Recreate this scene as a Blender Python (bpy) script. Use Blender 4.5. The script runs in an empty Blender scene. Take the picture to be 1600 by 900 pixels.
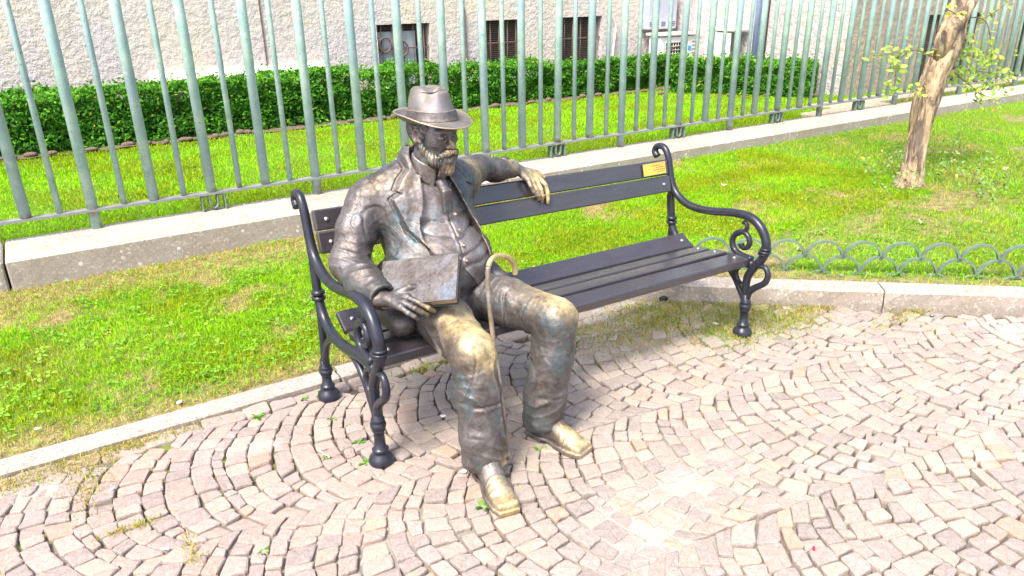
import bpy, math, random
import numpy as np
from math import radians, pi, sin, cos
from mathutils import Matrix, Vector
rng = np.random.default_rng(7); random.seed(7)
SC = bpy.context.scene; COL = SC.collection

# ------------------------------------------------------------------ camera
YAW, PITCH, ROLL, FPX = .563, .385, .016, 1153.
cy_, sy_, cp_, sp_ = cos(YAW), sin(YAW), cos(PITCH), sin(PITCH)
_F = np.array([sy_*cp_, cy_*cp_, -sp_]); _R = np.array([cy_, -sy_, 0.]); _D = np.cross(_F, _R)
CR = np.stack([cos(ROLL)*_R+sin(ROLL)*_D, -sin(ROLL)*_R+cos(ROLL)*_D, _F])
CC = np.array([0, 0, 1.6])
cd = bpy.data.cameras.new('camera'); cam = bpy.data.objects.new('camera', cd); COL.objects.link(cam)
cd.sensor_width = 36; cd.lens = 36*FPX/1600; cd.clip_start = .05; cd.clip_end = 500
m = Matrix.Identity(4)
for i in range(3):
    m[i][0], m[i][1], m[i][2], m[i][3] = CR[0][i], -CR[1][i], -CR[2][i], CC[i]
cam.matrix_world = m; SC.camera = cam

# ------------------------------------------------------------------ world, sun, exposure
SUN_EL, SUN_AZ = radians(57), radians(-118)      # azimuth measured from +Y towards +X
w = bpy.data.worlds.new('World'); SC.world = w; w.use_nodes = True
nt = w.node_tree; bg = nt.nodes['Background']
sky = nt.nodes.new('ShaderNodeTexSky'); sky.sky_type = 'NISHITA'; sky.sun_disc = False
sky.sun_elevation = SUN_EL; sky.sun_rotation = SUN_AZ; sky.dust_density = 3.5; sky.ozone_density = .6; sky.air_density = .8
nt.links.new(sky.outputs[0], bg.inputs[0]); bg.inputs[1].default_value = .15
sd = bpy.data.lights.new('sun', 'SUN'); sun = bpy.data.objects.new('sun', sd); COL.objects.link(sun)
sd.energy = 1.9; sd.angle = radians(15); sd.color = (1, .95, .87)
dv = Vector((sin(SUN_AZ)*cos(SUN_EL), cos(SUN_AZ)*cos(SUN_EL), sin(SUN_EL)))
sun.rotation_euler = dv.to_track_quat('Z', 'Y').to_euler()
SC.view_settings.view_transform = 'Standard'; SC.view_settings.look = 'None'
SC.view_settings.exposure = 1.7; SC.view_settings.gamma = 1

# ------------------------------------------------------------------ helpers
def at(px, py, y):
    "point of the photograph's sight line that lies at distance y from the camera's own plane"
    d = CR.T @ np.array([(px-800)/FPX, (py-450)/FPX, 1.]); return CC+d*(y/d[1])
def gnd(px, py, z=0.):
    d = CR.T @ np.array([(px-800)/FPX, (py-450)/FPX, 1.]); return CC+d*((z-1.6)/d[2])

def mesh_np(name, V, Fq=None, Ft=None, cols=None, smooth=False, fl=None):
    V = np.asarray(V, np.float32); me = bpy.data.meshes.new(name)
    me.vertices.add(len(V)); me.vertices.foreach_set('co', V.ravel())
    loops, starts = [], []; n = 0
    for Fa, k in ((Fq, 4), (Ft, 3)):
        if Fa is not None and len(Fa):
            Fa = np.asarray(Fa, np.int32); loops.append(Fa.ravel()); starts.append(n+np.arange(len(Fa))*k); n += Fa.size
    L = np.concatenate(loops); S = np.concatenate(starts).astype(np.int32)
    me.loops.add(len(L)); me.loops.foreach_set('vertex_index', L)
    me.polygons.add(len(S)); me.polygons.foreach_set('loop_start', S)
    me.update(calc_edges=True); me.validate()
    if smooth: me.polygons.foreach_set('use_smooth', np.ones(len(me.polygons), bool))
    if cols is not None:
        c = np.ones((len(V), 4), np.float32); c[:, :3] = cols
        a = me.color_attributes.new('tint', 'FLOAT_COLOR', 'POINT'); a.data.foreach_set('color', c.ravel())
    if fl is not None:
        a = me.attributes.new('wear', 'FLOAT', 'POINT'); a.data.foreach_set('value', np.asarray(fl, np.float32))
    return me

class MB:
    "collects shapes, then links them as one mesh object"
    def __init__(s): s.V = []; s.F = []; s.sm = []; s.C = []; s.c = None
    def add(s, V, F, smooth=False):
        o = len(s.V); s.V += [tuple(map(float, v)) for v in V]; s.F += [tuple(o+i for i in f) for f in F]; s.sm += [smooth]*len(F)
        s.C += [s.c or (1, 1, 1)]*len(V); return s
    def box(s, lo, hi, R=None, T=None, bev=0.):
        lo = np.array(lo, float); hi = np.array(hi, float)
        if bev > 0:
            pts = []; 
            for sx in (0, 1):
                for sy in (0, 1):
                    for sz in (0, 1):
                        c = np.array([(lo, hi)[sx][0], (lo, hi)[sy][1], (lo, hi)[sz][2]]); sg = np.array([1-2*sx, 1-2*sy, 1-2*sz])
                        for ax in range(3):
                            q = c+sg*bev; q[ax] = c[ax]; pts.append(q)
            V = np.array(pts)
            def vi(sx, sy, sz, ax): return ((sx*2+sy)*2+sz)*3+ax
            F = []
            for ax in range(3):
                a, b = [i for i in range(3) if i != ax]
                for sd in (0, 1):
                    q = []
                    for u, v in ((0, 0), (1, 0), (1, 1), (0, 1)):
                        t = [0, 0, 0]; t[ax] = sd; t[a] = u; t[b] = v; q.append(vi(*t, ax))
                    flip = (sd == 0) ^ (ax == 1); F.append(tuple(q[::-1] if flip else q))
            for ax in range(3):
                a, b = [i for i in range(3) if i != ax]
                for u in (0, 1):
                    for v in (0, 1):
                        t0 = [0, 0, 0]; t1 = [0, 0, 0]; t0[a] = t1[a] = u; t0[b] = t1[b] = v; t1[ax] = 1
                        F.append((vi(*t0, a), vi(*t1, a), vi(*t1, b), vi(*t0, b)))
            for c in range(8): F.append((c*3, c*3+1, c*3+2))
        else:
            V = np.array([[(lo, hi)[i][0], (lo, hi)[j][1], (lo, hi)[k][2]] for i in (0, 1) for j in (0, 1) for k in (0, 1)])
            F = [(0, 1, 3, 2), (4, 6, 7, 5), (0, 4, 5, 1), (2, 3, 7, 6), (0, 2, 6, 4), (1, 5, 7, 3)]
        if R is not None: V = V @ np.array(R).T
        if T is not None: V = V+np.array(T)
        return s.add(V, F)
    def tube(s, P, r, n=10, cap=True, flat=None):
        P = np.array(P, float); N = len(P); r = np.full(N, r) if np.isscalar(r) else np.array(r, float)
        T = np.gradient(P, axis=0); T /= np.linalg.norm(T, axis=1)[:, None]+1e-12
        u = np.cross(T[0], (0, 0, 1.)); 
        if np.linalg.norm(u) < .1: u = np.cross(T[0], (1., 0, 0))
        u /= np.linalg.norm(u); V = []
        for i in range(N):
            u = u-T[i]*(u@T[i]); u /= np.linalg.norm(u); v = np.cross(T[i], u)
            for k in range(n):
                a = 2*pi*k/n; f = 1 if flat is None else flat
                V.append(P[i]+r[i]*(cos(a)*u*f+sin(a)*v))
        F = [(i*n+k, i*n+(k+1) % n, (i+1)*n+(k+1) % n, (i+1)*n+k) for i in range(N-1) for k in range(n)]
        if cap: F += [tuple(range(n))[::-1], tuple(range((N-1)*n, N*n))]
        return s.add(V, F, True)
    def lathe(s, prof, c=(0, 0, 0), n=16, axis=None):
        V = []; c = np.array(c, float)
        for r, z in prof:
            for k in range(n):
                a = 2*pi*k/n; V.append((c[0]+r*cos(a), c[1]+r*sin(a), c[2]+z))
        N = len(prof)
        F = [(i*n+k, i*n+(k+1) % n, (i+1)*n+(k+1) % n, (i+1)*n+k) for i in range(N-1) for k in range(n)]
        F += [tuple(range(n))[::-1], tuple(range((N-1)*n, N*n))]
        return s.add(V, F, True)
    def ball(s, c, r, n=8):
        prof = [(max(1e-4, sin(pi*i/n)), -cos(pi*i/n)) for i in range(n+1)]
        r = np.array([r]*3 if np.isscalar(r) else r); o = len(s.V); s.lathe(prof, n=max(8, n))
        for i in range(o, len(s.V)): s.V[i] = tuple(np.array(s.V[i])*r+np.array(c))
        return s
    def prism(s, poly, h0, h1, axis=2):
        n = len(poly); V = []
        for h in (h0, h1):
            for p in poly:
                v = list(p); v.insert(axis, h); V.append(v)
        F = [tuple(range(n))[::-1], tuple(range(n, 2*n))]+[(i, (i+1) % n, n+(i+1) % n, n+i) for i in range(n)]
        return s.add(V, F)
    def build(s, name, mat, parent=None, loc=None):
        me = bpy.data.meshes.new(name); me.from_pydata(s.V, [], s.F)
        me.polygons.foreach_set('use_smooth', np.array(s.sm, bool))
        if s.c is not None:
            a = me.color_attributes.new('tint', 'FLOAT_COLOR', 'POINT'); a.data.foreach_set('color', np.array([(*c, 1) for c in s.C], np.float32).ravel())
        return link(name, me, mat, parent, loc)

def link(name, me, mat, parent=None, loc=None):
    if mat is not None and not me.materials: me.materials.append(mat)
    o = bpy.data.objects.new(name, me); COL.objects.link(o)
    if parent is not None: o.parent = parent
    if loc is not None: o.location = loc
    return o
def empty(name, loc=(0, 0, 0)):
    o = bpy.data.objects.new(name, None); o.location = loc; COL.objects.link(o); o.empty_display_size = .1; return o
def tag(o, label, cat, group=None):
    o['label'] = label; o['category'] = cat
    if group: o['group'] = group
    return o
def setting(o, kind='structure'): o['kind'] = kind; return o
def keep(root):
    "children were built in world coordinates: move them under the root's base point"
    for c in root.children:
        c.location = c.location-root.location
    return root
def crom(P, k=6, closed=False):
    P = np.array(P, float); out = []
    n = len(P)
    for i in range(n-1):
        p0 = P[max(i-1, 0)]; p1 = P[i]; p2 = P[i+1]; p3 = P[min(i+2, n-1)]
        for t in np.linspace(0, 1, k, endpoint=False):
            out.append(.5*((2*p1)+(-p0+p2)*t+(2*p0-5*p1+4*p2-p3)*t*t+(-p0+3*p1-3*p2+p3)*t**3))
    out.append(P[-1]); return np.array(out)

_T = np.random.default_rng(3).random((32, 32, 32)).astype(np.float32)
def noise3(P, s, seed=0.):
    Q = P*s+seed*7.31; I = np.floor(Q).astype(np.int64); f = (Q-I).astype(np.float32); f = f*f*(3-2*f); I &= 31; J = (I+1) & 31
    x0, y0, z0 = I.T; x1, y1, z1 = J.T; fx, fy, fz = f.T
    a = _T[x0, y0, z0]*(1-fx)+_T[x1, y0, z0]*fx; b = _T[x0, y1, z0]*(1-fx)+_T[x1, y1, z0]*fx
    c = _T[x0, y0, z1]*(1-fx)+_T[x1, y0, z1]*fx; d = _T[x0, y1, z1]*(1-fx)+_T[x1, y1, z1]*fx
    return ((a*(1-fy)+b*fy)*(1-fz)+(c*(1-fy)+d*fy)*fz)*2-1
def noise2(x, y, s, seed=0.):
    P = np.stack([np.ravel(x), np.ravel(y), np.full(np.size(x), .5/s)], 1); return noise3(P, s, seed).reshape(np.shape(x))
def fbm2(x, y, s, seed=0., o=3):
    return sum(noise2(x, y, s*2**i, seed+i*3.7)*.5**i for i in range(o))/1.6

# ------------------------------------------------------------------ materials
class NT:
    def __init__(s, name, rough=.7, metal=0., spec=.5):
        s.m = bpy.data.materials.new(name); s.m.use_nodes = True; s.t = s.m.node_tree; s.b = s.t.nodes['Principled BSDF']
        s.b.inputs['Roughness'].default_value = rough; s.b.inputs['Metallic'].default_value = metal
        s.b.inputs['Specular IOR Level'].default_value = spec
        s.co = s.n('ShaderNodeTexCoord').outputs['Object']
    def n(s, t, **kw):
        x = s.t.nodes.new(t)
        for k, v in kw.items():
            if hasattr(x, k): setattr(x, k, v)
            else: x.inputs[k.replace('_', ' ')].default_value = v
        return x
    def l(s, a, b): s.t.links.new(a, b)
    def noise(s, scale, detail=4, rough=.55, vec=None, dist=0.):
        x = s.n('ShaderNodeTexNoise'); x.inputs['Scale'].default_value = scale; x.inputs['Detail'].default_value = detail
        x.inputs['Roughness'].default_value = rough; x.inputs['Distortion'].default_value = dist; s.l(vec or s.co, x.inputs['Vector']); return x.outputs[0]
    def vor(s, scale, feat='F1', out='Distance', vec=None):
        x = s.n('ShaderNodeTexVoronoi'); x.feature = feat; x.inputs['Scale'].default_value = scale; s.l(vec or s.co, x.inputs['Vector']); return x.outputs[out]
    def ramp(s, fac, stops, interp='LINEAR'):
        x = s.n('ShaderNodeValToRGB'); x.color_ramp.interpolation = interp; e = x.color_ramp.elements
        while len(e) > 1: e.remove(e[-1])
        for i, (p, c) in enumerate(stops):
            q = e[0] if i == 0 else e.new(p)
            q.position = p; q.color = (*c, 1) if not np.isscalar(c) else (c, c, c, 1)
        s.l(fac, x.inputs[0]); return x.outputs[0]
    def mix(s, fac, a, b, mode='MIX'):
        x = s.n('ShaderNodeMix'); x.data_type = 'RGBA'; x.blend_type = mode; x.clamp_factor = True
        for v, i in ((fac, 0), (a, 6), (b, 7)):
            if isinstance(v, (tuple, list)): x.inputs[i].default_value = (*v, 1)
            elif np.isscalar(v): x.inputs[i].default_value = v
            else: s.l(v, x.inputs[i])
        return x.outputs[2]
    def math(s, op, a, b=0.):
        x = s.n('ShaderNodeMath'); x.operation = op
        for v, i in ((a, 0), (b, 1)):
            if np.isscalar(v): x.inputs[i].default_value = v
            else: s.l(v, x.inputs[i])
        return x.outputs[0]
    def attr(s, name, out='Color'):
        x = s.n('ShaderNodeAttribute'); x.attribute_name = name; return x.outputs[out]
    def sep(s, ax, vec=None):
        x = s.n('ShaderNodeSeparateXYZ'); s.l(vec or s.co, x.inputs[0]); return x.outputs[ax]
    def mapv(s, sc=(1, 1, 1), rot=(0, 0, 0)):
        x = s.n('ShaderNodeMapping'); x.inputs['Scale'].default_value = sc; x.inputs['Rotation'].default_value = rot; s.l(s.co, x.inputs['Vector']); return x.outputs[0]
    def col(s, c):
        if isinstance(c, tuple): s.b.inputs['Base Color'].default_value = (*c, 1)
        else: s.l(c, s.b.inputs['Base Color'])
        return s
    def rough(s, v): s.l(v, s.b.inputs['Roughness']); return s
    def bump(s, h, strength=.5, dist=.01):
        x = s.n('ShaderNodeBump'); x.inputs['Strength'].default_value = strength; x.inputs['Distance'].default_value = dist; s.l(h, x.inputs['Height'])
        p = getattr(s, '_bp', None)
        if p is not None: s.l(p, x.inputs['Normal'])
        s._bp = x.outputs[0]; s.l(s._bp, s.b.inputs['Normal']); return s

def mat_bronze(name, hatch=True, gold=0., dark=1., edges=True, crev=.95, pt=.55, pc=(.10, .18, .21)):
    t = NT(name, .5, .66)
    n1 = t.noise(9, 5, .6, dist=.4); n2 = t.noise(5.5, 4, .6, dist=.4); n3 = t.noise(60, 4, .7)
    c = t.ramp(n1, [(.24, (.055*dark, .042*dark, .034*dark)), (.42, (.118*dark, .100*dark, .092*dark)), (.58, (.180*dark, .163*dark, .158*dark)), (.76, (.27*dark, .255*dark, .262*dark))])
    pat = t.ramp(n2, [(.53, 0.), (.66, 1.)]); c = t.mix(t.math('MULTIPLY', pat, pt), c, tuple(q*dark for q in pc))
    rust = t.ramp(t.noise(14, 4, .7), [(.58, 0.), (.74, .45)]); c = t.mix(rust, c, (.24*dark, .15*dark, .07*dark))
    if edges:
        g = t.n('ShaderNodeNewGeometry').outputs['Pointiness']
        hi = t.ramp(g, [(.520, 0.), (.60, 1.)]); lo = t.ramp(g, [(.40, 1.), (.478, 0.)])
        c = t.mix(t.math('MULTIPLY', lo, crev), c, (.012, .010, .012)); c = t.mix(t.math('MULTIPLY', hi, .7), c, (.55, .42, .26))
    we = t.attr('wear', 'Fac'); wn = t.math('MULTIPLY', we, t.ramp(t.noise(20, 5, .75), [(.33, .25), (.62, 1.05)]))
    wn = t.math('MAXIMUM', wn, gold) if gold else wn
    c = t.mix(wn, c, (.88, .66, .30))
    c = t.mix(.5, c, t.ramp(t.noise(85, 4, .7), [(.32, .5), (.5, 1.), (.68, 1.45)]), 'MULTIPLY'); t.col(c); t.rough(t.ramp(n3, [(.3, .42), (.7, .68)]))
    if hatch:
        wv = t.n('ShaderNodeTexWave'); wv.inputs['Scale'].default_value = 40; wv.inputs['Distortion'].default_value = 16
        wv.inputs['Detail'].default_value = 2; wv.inputs['Detail Scale'].default_value = .3; t.l(t.mapv(rot=(.5, .9, .6)), wv.inputs['Vector'])
        t.bump(t.math('MULTIPLY', wv.outputs[1], t.ramp(t.noise(10, 3), [(.45, .1), (.65, 1.)])), .26, .0020)
    t.bump(n3, .45, .0022); t.bump(t.noise(22, 4, .6, dist=.5), .42, .007)
    return t.m

def mat_stone_tint(name):
    t = NT(name, .8, 0, .3); a = t.attr('tint'); n = t.noise(38, 5, .65); f = t.noise(190, 3, .6)
    a = t.mix(1., a, (.79, .765, .735), 'MULTIPLY'); c = t.mix(t.ramp(n, [(.35, .0), (.75, .5)]), a, (.33, .31, .285)); c = t.mix(.55, c, t.ramp(f, [(.3, .45), (.5, 1.), (.75, 1.35)]), 'MULTIPLY')
    d = t.noise(2.2, 4, .6); c = t.mix(t.ramp(d, [(.58, 0.), (.72, .4)]), c, (.44, .41, .37)); t.col(c)
    t.bump(n, .7, .010); t.bump(f, .35, .0018); return t.m
def mat_bed(name):
    t = NT(name, .95, 0, .2); p = t.noise(.85, 4, .6); q = t.noise(5, 4, .6); f = t.noise(230, 3, .7)
    c = t.mix(t.ramp(q, [(.4, 0.), (.6, 1.)]), (.07, .055, .045), (.16, .13, .10))
    a = t.attr('tint'); sp = t.n('ShaderNodeSeparateColor'); t.l(a, sp.inputs[0])
    c = t.mix(sp.outputs[0], c, (.33, .30, .265)); mo = t.math('MULTIPLY', sp.outputs[1], t.ramp(q, [(.42, 0.), (.55, 1.)]))
    c = t.mix(mo, c, (.13, .19, .02)); c = t.mix(.5, c, t.ramp(f, [(.3, .5), (.7, 1.4)]), 'MULTIPLY'); t.col(c); t.bump(f, .7, .004); return t.m
def mat_concrete(name, base=(.35, .31, .265), dirt=(.26, .21, .14), big=True):
    t = NT(name, .9, 0, .25); n = t.noise(3, 5, .65); f = t.noise(120, 4, .7); v = t.vor(95, out='Color')
    vs = t.n('ShaderNodeSeparateColor'); t.l(v, vs.inputs[0])
    c = t.mix(t.ramp(n, [(.45, 0.), (.68, .5)]), base, dirt)
    c = t.mix(t.ramp(vs.outputs[0], [(.0, .55), (.10, 0.), (.88, 0.), (.93, .6)]), c, (.60, .56, .50))
    c = t.mix(t.ramp(vs.outputs[1], [(.90, 0.), (.94, .5)]), c, (.16, .13, .11))
    if big:
        v2 = t.n('ShaderNodeTexVoronoi'); v2.inputs['Scale'].default_value = 22; t.l(t.co, v2.inputs['Vector']); s2 = t.n('ShaderNodeSeparateColor'); t.l(v2.outputs['Color'], s2.inputs[0])
        msk = t.math('MULTIPLY', t.ramp(v2.outputs['Distance'], [(.22, 1.), (.30, 0.)]), t.ramp(s2.outputs[0], [(.72, 0.), (.75, .9)]))
        c = t.mix(msk, c, t.ramp(s2.outputs[1], [(0, (.25, .22, .2)), (.3, (.55, .5, .44)), (1, (.78, .74, .7))]))
    nz = t.n('ShaderNodeSeparateXYZ'); t.l(t.n('ShaderNodeNewGeometry').outputs['True Normal'], nz.inputs[0]); sd_ = t.math('MULTIPLY', t.ramp(nz.outputs[2], [(.3, 1.), (.7, 0.)]), t.ramp(t.noise(7, 5, .7), [(.3, .1), (.62, .65)]))  # faces not pointing up get darker: dirt tone plus shade put into the colour
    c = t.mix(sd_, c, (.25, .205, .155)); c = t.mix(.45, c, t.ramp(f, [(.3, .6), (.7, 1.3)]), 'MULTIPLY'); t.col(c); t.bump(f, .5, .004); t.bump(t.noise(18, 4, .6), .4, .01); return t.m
def mat_plain(name, c, rough=.6, metal=0., nscale=30, amt=.25, bump=.2, bd=.003, spec=.5):
    t = NT(name, rough, metal, spec); n = t.noise(nscale, 5, .65)
    t.col(t.mix(amt*1.0, c, t.ramp(n, [(.3, tuple(x*.45 for x in c)), (.7, tuple(min(1, x*1.6) for x in c))])))
    if bump: t.bump(n, bump, bd)
    return t.m
def mat_tint(name, rough=.6, trans=0., spec=.35, nscale=60):
    t = NT(name, rough, 0, spec); a = t.attr('tint'); t.col(t.mix(.35, a, t.ramp(t.noise(nscale, 2), [(.3, .6), (.7, 1.35)]), 'MULTIPLY'))
    if trans:
        tb = t.n('ShaderNodeBsdfTranslucent'); t.l(t.mix(1., a, (.9, 1.15, .35), 'MULTIPLY'), tb.inputs[0]); mx = t.n('ShaderNodeMixShader'); mx.inputs[0].default_value = trans
        t.l(t.b.outputs[0], mx.inputs[1]); t.l(tb.outputs[0], mx.inputs[2]); t.l(mx.outputs[0], t.t.nodes['Material Output'].inputs[0])
    return t.m
def mat_stucco(name, ca=(.52, .475, .45), cb=(.58, .51, .42), strk=.45):
    t = NT(name, .95, 0, .15); n = t.noise(15, 6, .62); b = t.noise(.9, 5, .6, dist=.6); s = t.noise(2.6, 4, .6)
    st = t.noise(1.7, 4, .6, vec=t.mapv((1, 1, .12)))
    c = t.mix(t.ramp(b, [(.42, 0.), (.62, 1.)]), ca, cb); c = t.mix(t.ramp(s, [(.58, 0.), (.72, .5)]), c, (.50, .37, .22))
    c = t.mix(t.ramp(st, [(.56, 0.), (.72, strk)]), c, (.27, .25, .26))
    c = t.mix(.55, c, t.ramp(n, [(.32, .7), (.5, 1.), (.72, 1.12)]), 'MULTIPLY'); x = t.sep(0)
    c = t.mix(t.ramp(t.math('ADD', x, t.math('MULTIPLY', b, .4)), [(0, 0.), (1, 0.)]), c, c)
    t.col(c); t.bump(n, .6, .05); t.bump(t.noise(7, 5, .7), .5, .05); return t.m
def mat_picket(name):
    t = NT(name, .5, 0, .4); t.co = t.n('ShaderNodeNewGeometry').outputs['Position']; z = t.sep(2); n = t.noise(9, 5, .7); f = t.noise(55, 4, .7)
    c = t.mix(t.ramp(n, [(.38, 0.), (.62, 1.)]), (.24, .38, .335), (.38, .50, .43)); c = t.mix(t.ramp(t.noise(3.3, 4), [(.42, 0.), (.6, .75)]), c, (.24, .34, .37)); c = t.mix(t.ramp(t.noise(17, 4, .7), [(.55, 0.), (.7, .6)]), c, (.46, .55, .47))
    foot = t.ramp(z, [(0, 1.), (.352, .9), (.375, 0.), (1, 0.)]); f2 = t.math('MULTIPLY', foot, t.ramp(t.noise(9, 3), [(.45, 0.), (.6, 1.)]))
    c = t.mix(f2, c, (.20, .13, .10)); c = t.mix(t.ramp(f, [(.62, 0.), (.67, .85)]), c, (.20, .11, .06)); t.col(c); t.bump(f, .25, .0015); return t.m
def mat_wood(name):
    t = NT(name, .3, 0, .9); t.b.inputs['Coat Weight'].default_value = .25; t.b.inputs['Coat Roughness'].default_value = .25; n = t.noise(5, 5, .6, vec=t.mapv((1.2, 14, 14))); 
    c = t.mix(t.ramp(n, [(.3, 0.), (.7, 1.)]), (.028, .024, .027), (.044, .038, .042)); t.col(c); t.rough(t.ramp(t.noise(7, 4), [(.3, .22), (.7, .38)])); t.bump(n, .06, .0008); return t.m
def mat_bark(name):
    t = NT(name, .9, 0, .2); v = t.mapv((9, 9, 2.2)); n = t.noise(2.4, 7, .72, vec=v, dist=.9); z = t.noise(1.5, 6, .7, vec=t.mapv((7, 7, 1.6)), dist=1.1)
    c = t.ramp(n, [(.3, (.05, .04, .035)), (.46, (.15, .11, .085)), (.60, (.25, .19, .15)), (.8, (.42, .36, .31))])
    c = t.mix(t.ramp(z, [(.44, 0.), (.54, .9)]), c, t.ramp(n, [(.3, (.38, .25, .14)), (.5, (.60, .43, .26)), (.65, (.68, .52, .34)), (.8, (.56, .31, .11))])); t.col(c)
    t.bump(n, 1., .03); t.bump(z, .9, .025); return t.m

M = dict(
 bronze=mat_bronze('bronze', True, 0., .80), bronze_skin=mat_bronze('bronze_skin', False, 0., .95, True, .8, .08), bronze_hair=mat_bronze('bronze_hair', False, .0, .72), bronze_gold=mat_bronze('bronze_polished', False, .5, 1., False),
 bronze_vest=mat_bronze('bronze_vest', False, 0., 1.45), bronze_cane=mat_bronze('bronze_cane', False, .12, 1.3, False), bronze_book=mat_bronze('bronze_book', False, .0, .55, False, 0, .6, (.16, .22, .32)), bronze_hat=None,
 iron=mat_plain('painted_iron', (.019, .020, .030), .32, 0, 25, .5, .35, .0012, .4), wood=mat_wood('painted_slat'),
 cobble=mat_stone_tint('cobble_stone'), bed=mat_bed('joint_filling'),
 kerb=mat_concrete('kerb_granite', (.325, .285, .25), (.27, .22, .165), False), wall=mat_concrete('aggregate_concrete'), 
 soil=None, picket=mat_picket('green_painted_metal'), rail=mat_plain('grey_painted_metal', (.19, .20, .185), .5, 0, 20, .4),
 grass=mat_tint('grass_blade', .65, .35, .12), leaf=mat_tint('leaf', .6, .25, .15), bark=mat_bark('stripped_bark'), twig=mat_plain('twig', (.20, .13, .08), .8),
 stucco=mat_stucco('rough_render'), stucco2=mat_stucco('shaded_damp_render', (.46, .42, .42), (.50, .45, .42), .9), stucco3=mat_stucco('brown_render', (.36, .30, .24), (.40, .33, .24), .7), dark=mat_plain('dark_opening', (.018, .015, .014), .7), bar=mat_plain('rusty_bar', (.12, .075, .06), .7, 0, 40, .5),  # stucco2: damp streaks, with the return wall's shade mixed into its grey
 white=mat_plain('white_painted_metal', (.74, .74, .72), .45, 0, 12, .12), grey=mat_plain('grey_painted_panel', (.36, .39, .47), .45, 0, 12, .15),
 blue=mat_plain('blue_plastic', (.33, .42, .68), .5, 0, 12, .2), cream=mat_plain('cream_stone', (.70, .62, .53), .8, 0, 8, .25),
 brass=mat_plain('brass_plate', (.80, .50, .09), .3, .45, 6, .35, .1), ink=mat_plain('engraved_ink', (.16, .08, .03), .6), steel=mat_plain('steel', (.55, .53, .52), .3, .9),
 hoop=mat_plain('faded_green_metal', (.11, .16, .11), .5, 0, 30, .5), paper=mat_plain('paper', (.8, .79, .76), .8), red=mat_plain('red_plastic', (.6, .02, .06), .5),
 soilrock=mat_plain('soil', (.13, .095, .07), .95, 0, 40, .8, .8, .02), bluesticker=mat_plain('blue_sticker', (.05, .35, .7), .4),
 ground=mat_plain('earth', (.16, .13, .08), .95), mesh=mat_plain('wire_mesh_sheet', (.30, .34, .36), .6), patio=mat_plain('old_paving', (.44, .38, .27), .9, 0, 14, .5, .4, .01),
)
def _hat():
    t = NT('bronze_hat', .56, .62); n = t.noise(9, 4, .6)
    c = t.ramp(n, [(.3, (.12, .10, .08)), (.5, (.20, .175, .15)), (.7, (.28, .25, .225))]); c = t.mix(t.ramp(t.noise(6, 3), [(.5, 0.), (.65, .3)]), c, (.18, .20, .29))
    c = t.mix(t.ramp(t.noise(12, 3), [(.58, 0.), (.7, .5)]), c, (.38, .22, .12))
    g = t.n('ShaderNodeNewGeometry').outputs['Pointiness']; c = t.mix(t.ramp(g, [(.52, 0.), (.60, .6)]), c, (.6, .5, .33)); t.col(c)
    z = t.sep(2); t.bump(t.math('SINE', t.math('MULTIPLY', z, 2100.)), .22, .0012); t.bump(t.noise(120, 3), .5, .0015); return t.m
M['bronze_hat'] = _hat()
def _soil():
    t = NT('lawn_soil', .95, 0, .2); n = t.noise(1.6, 4, .6); f = t.noise(90, 4, .7); g = t.noise(14, 4, .6)
    c = t.mix(t.ramp(g, [(.4, 0.), (.6, 1.)]), (.17, .125, .07), (.30, .24, .12)); a = t.attr('tint'); s = t.n('ShaderNodeSeparateColor'); t.l(a, s.inputs[0])
    c = t.mix(s.outputs[0], c, (.12, .21, .02)); c = t.mix(.6, c, t.ramp(f, [(.3, .4), (.7, 1.5)]), 'MULTIPLY'); t.col(c); t.bump(f, .8, .01); t.bump(g, .6, .02); return t.m
M['soil'] = _soil()
#@@SETTING
# ================================================================== SETTING
KA, KB = np.array([2.80, 2.62]), np.array([4.10, 1.53])           # raised kerb, front top edge line
KD = (KB-KA)/np.linalg.norm(KB-KA); KN = np.array([-KD[1], KD[0]])  # KN points to the lawn
def kside(x, y): return (x-KA[0])*KN[0]+(y-KA[1])*KN[1]           # >0 on the lawn side
def ramp01(v, a, b): t = np.clip((v-a)/(b-a), 0, 1); return t*t*(3-2*t)
def lawn_z(x, y):
    x = np.asarray(x, float); y = np.asarray(y, float)
    r = ramp01(x, 2.5, 3.3)
    return .005+.02*ramp01(y, 3, 4.8)+r*.065+fbm2(x, y, 1.3, 5)*.012+fbm2(x, y, 7, 8)*.006

# far ground sheet
g = MB().add([(-150, -150, -.12), (150, -150, -.12), (150, 150, -.12), (-150, 150, -.12)], [(0, 1, 2, 3)]).build('ground', M['ground']); setting(g)

def grid(name, x0, x1, y0, y1, st, zf, mat, colf=None, keepf=None):
    xs = np.arange(x0, x1+st/2, st); ys = np.arange(y0, y1+st/2, st); X, Y = np.meshgrid(xs, ys); Z = zf(X, Y)
    V = np.stack([X.ravel(), Y.ravel(), Z.ravel()], 1); nx = len(xs); i, j = np.meshgrid(np.arange(len(ys)-1), np.arange(nx-1), indexing='ij'); a = (i*nx+j).ravel()
    Fq = np.stack([a, a+1, a+nx+1, a+nx], 1)
    if keepf is not None:
        c = V[Fq].mean(1); Fq = Fq[keepf(c[:, 0], c[:, 1])]
    cols = colf(V[:, 0], V[:, 1]) if colf else None
    return link(name, mesh_np(name, V, Fq, cols=cols, smooth=True), mat)

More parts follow.
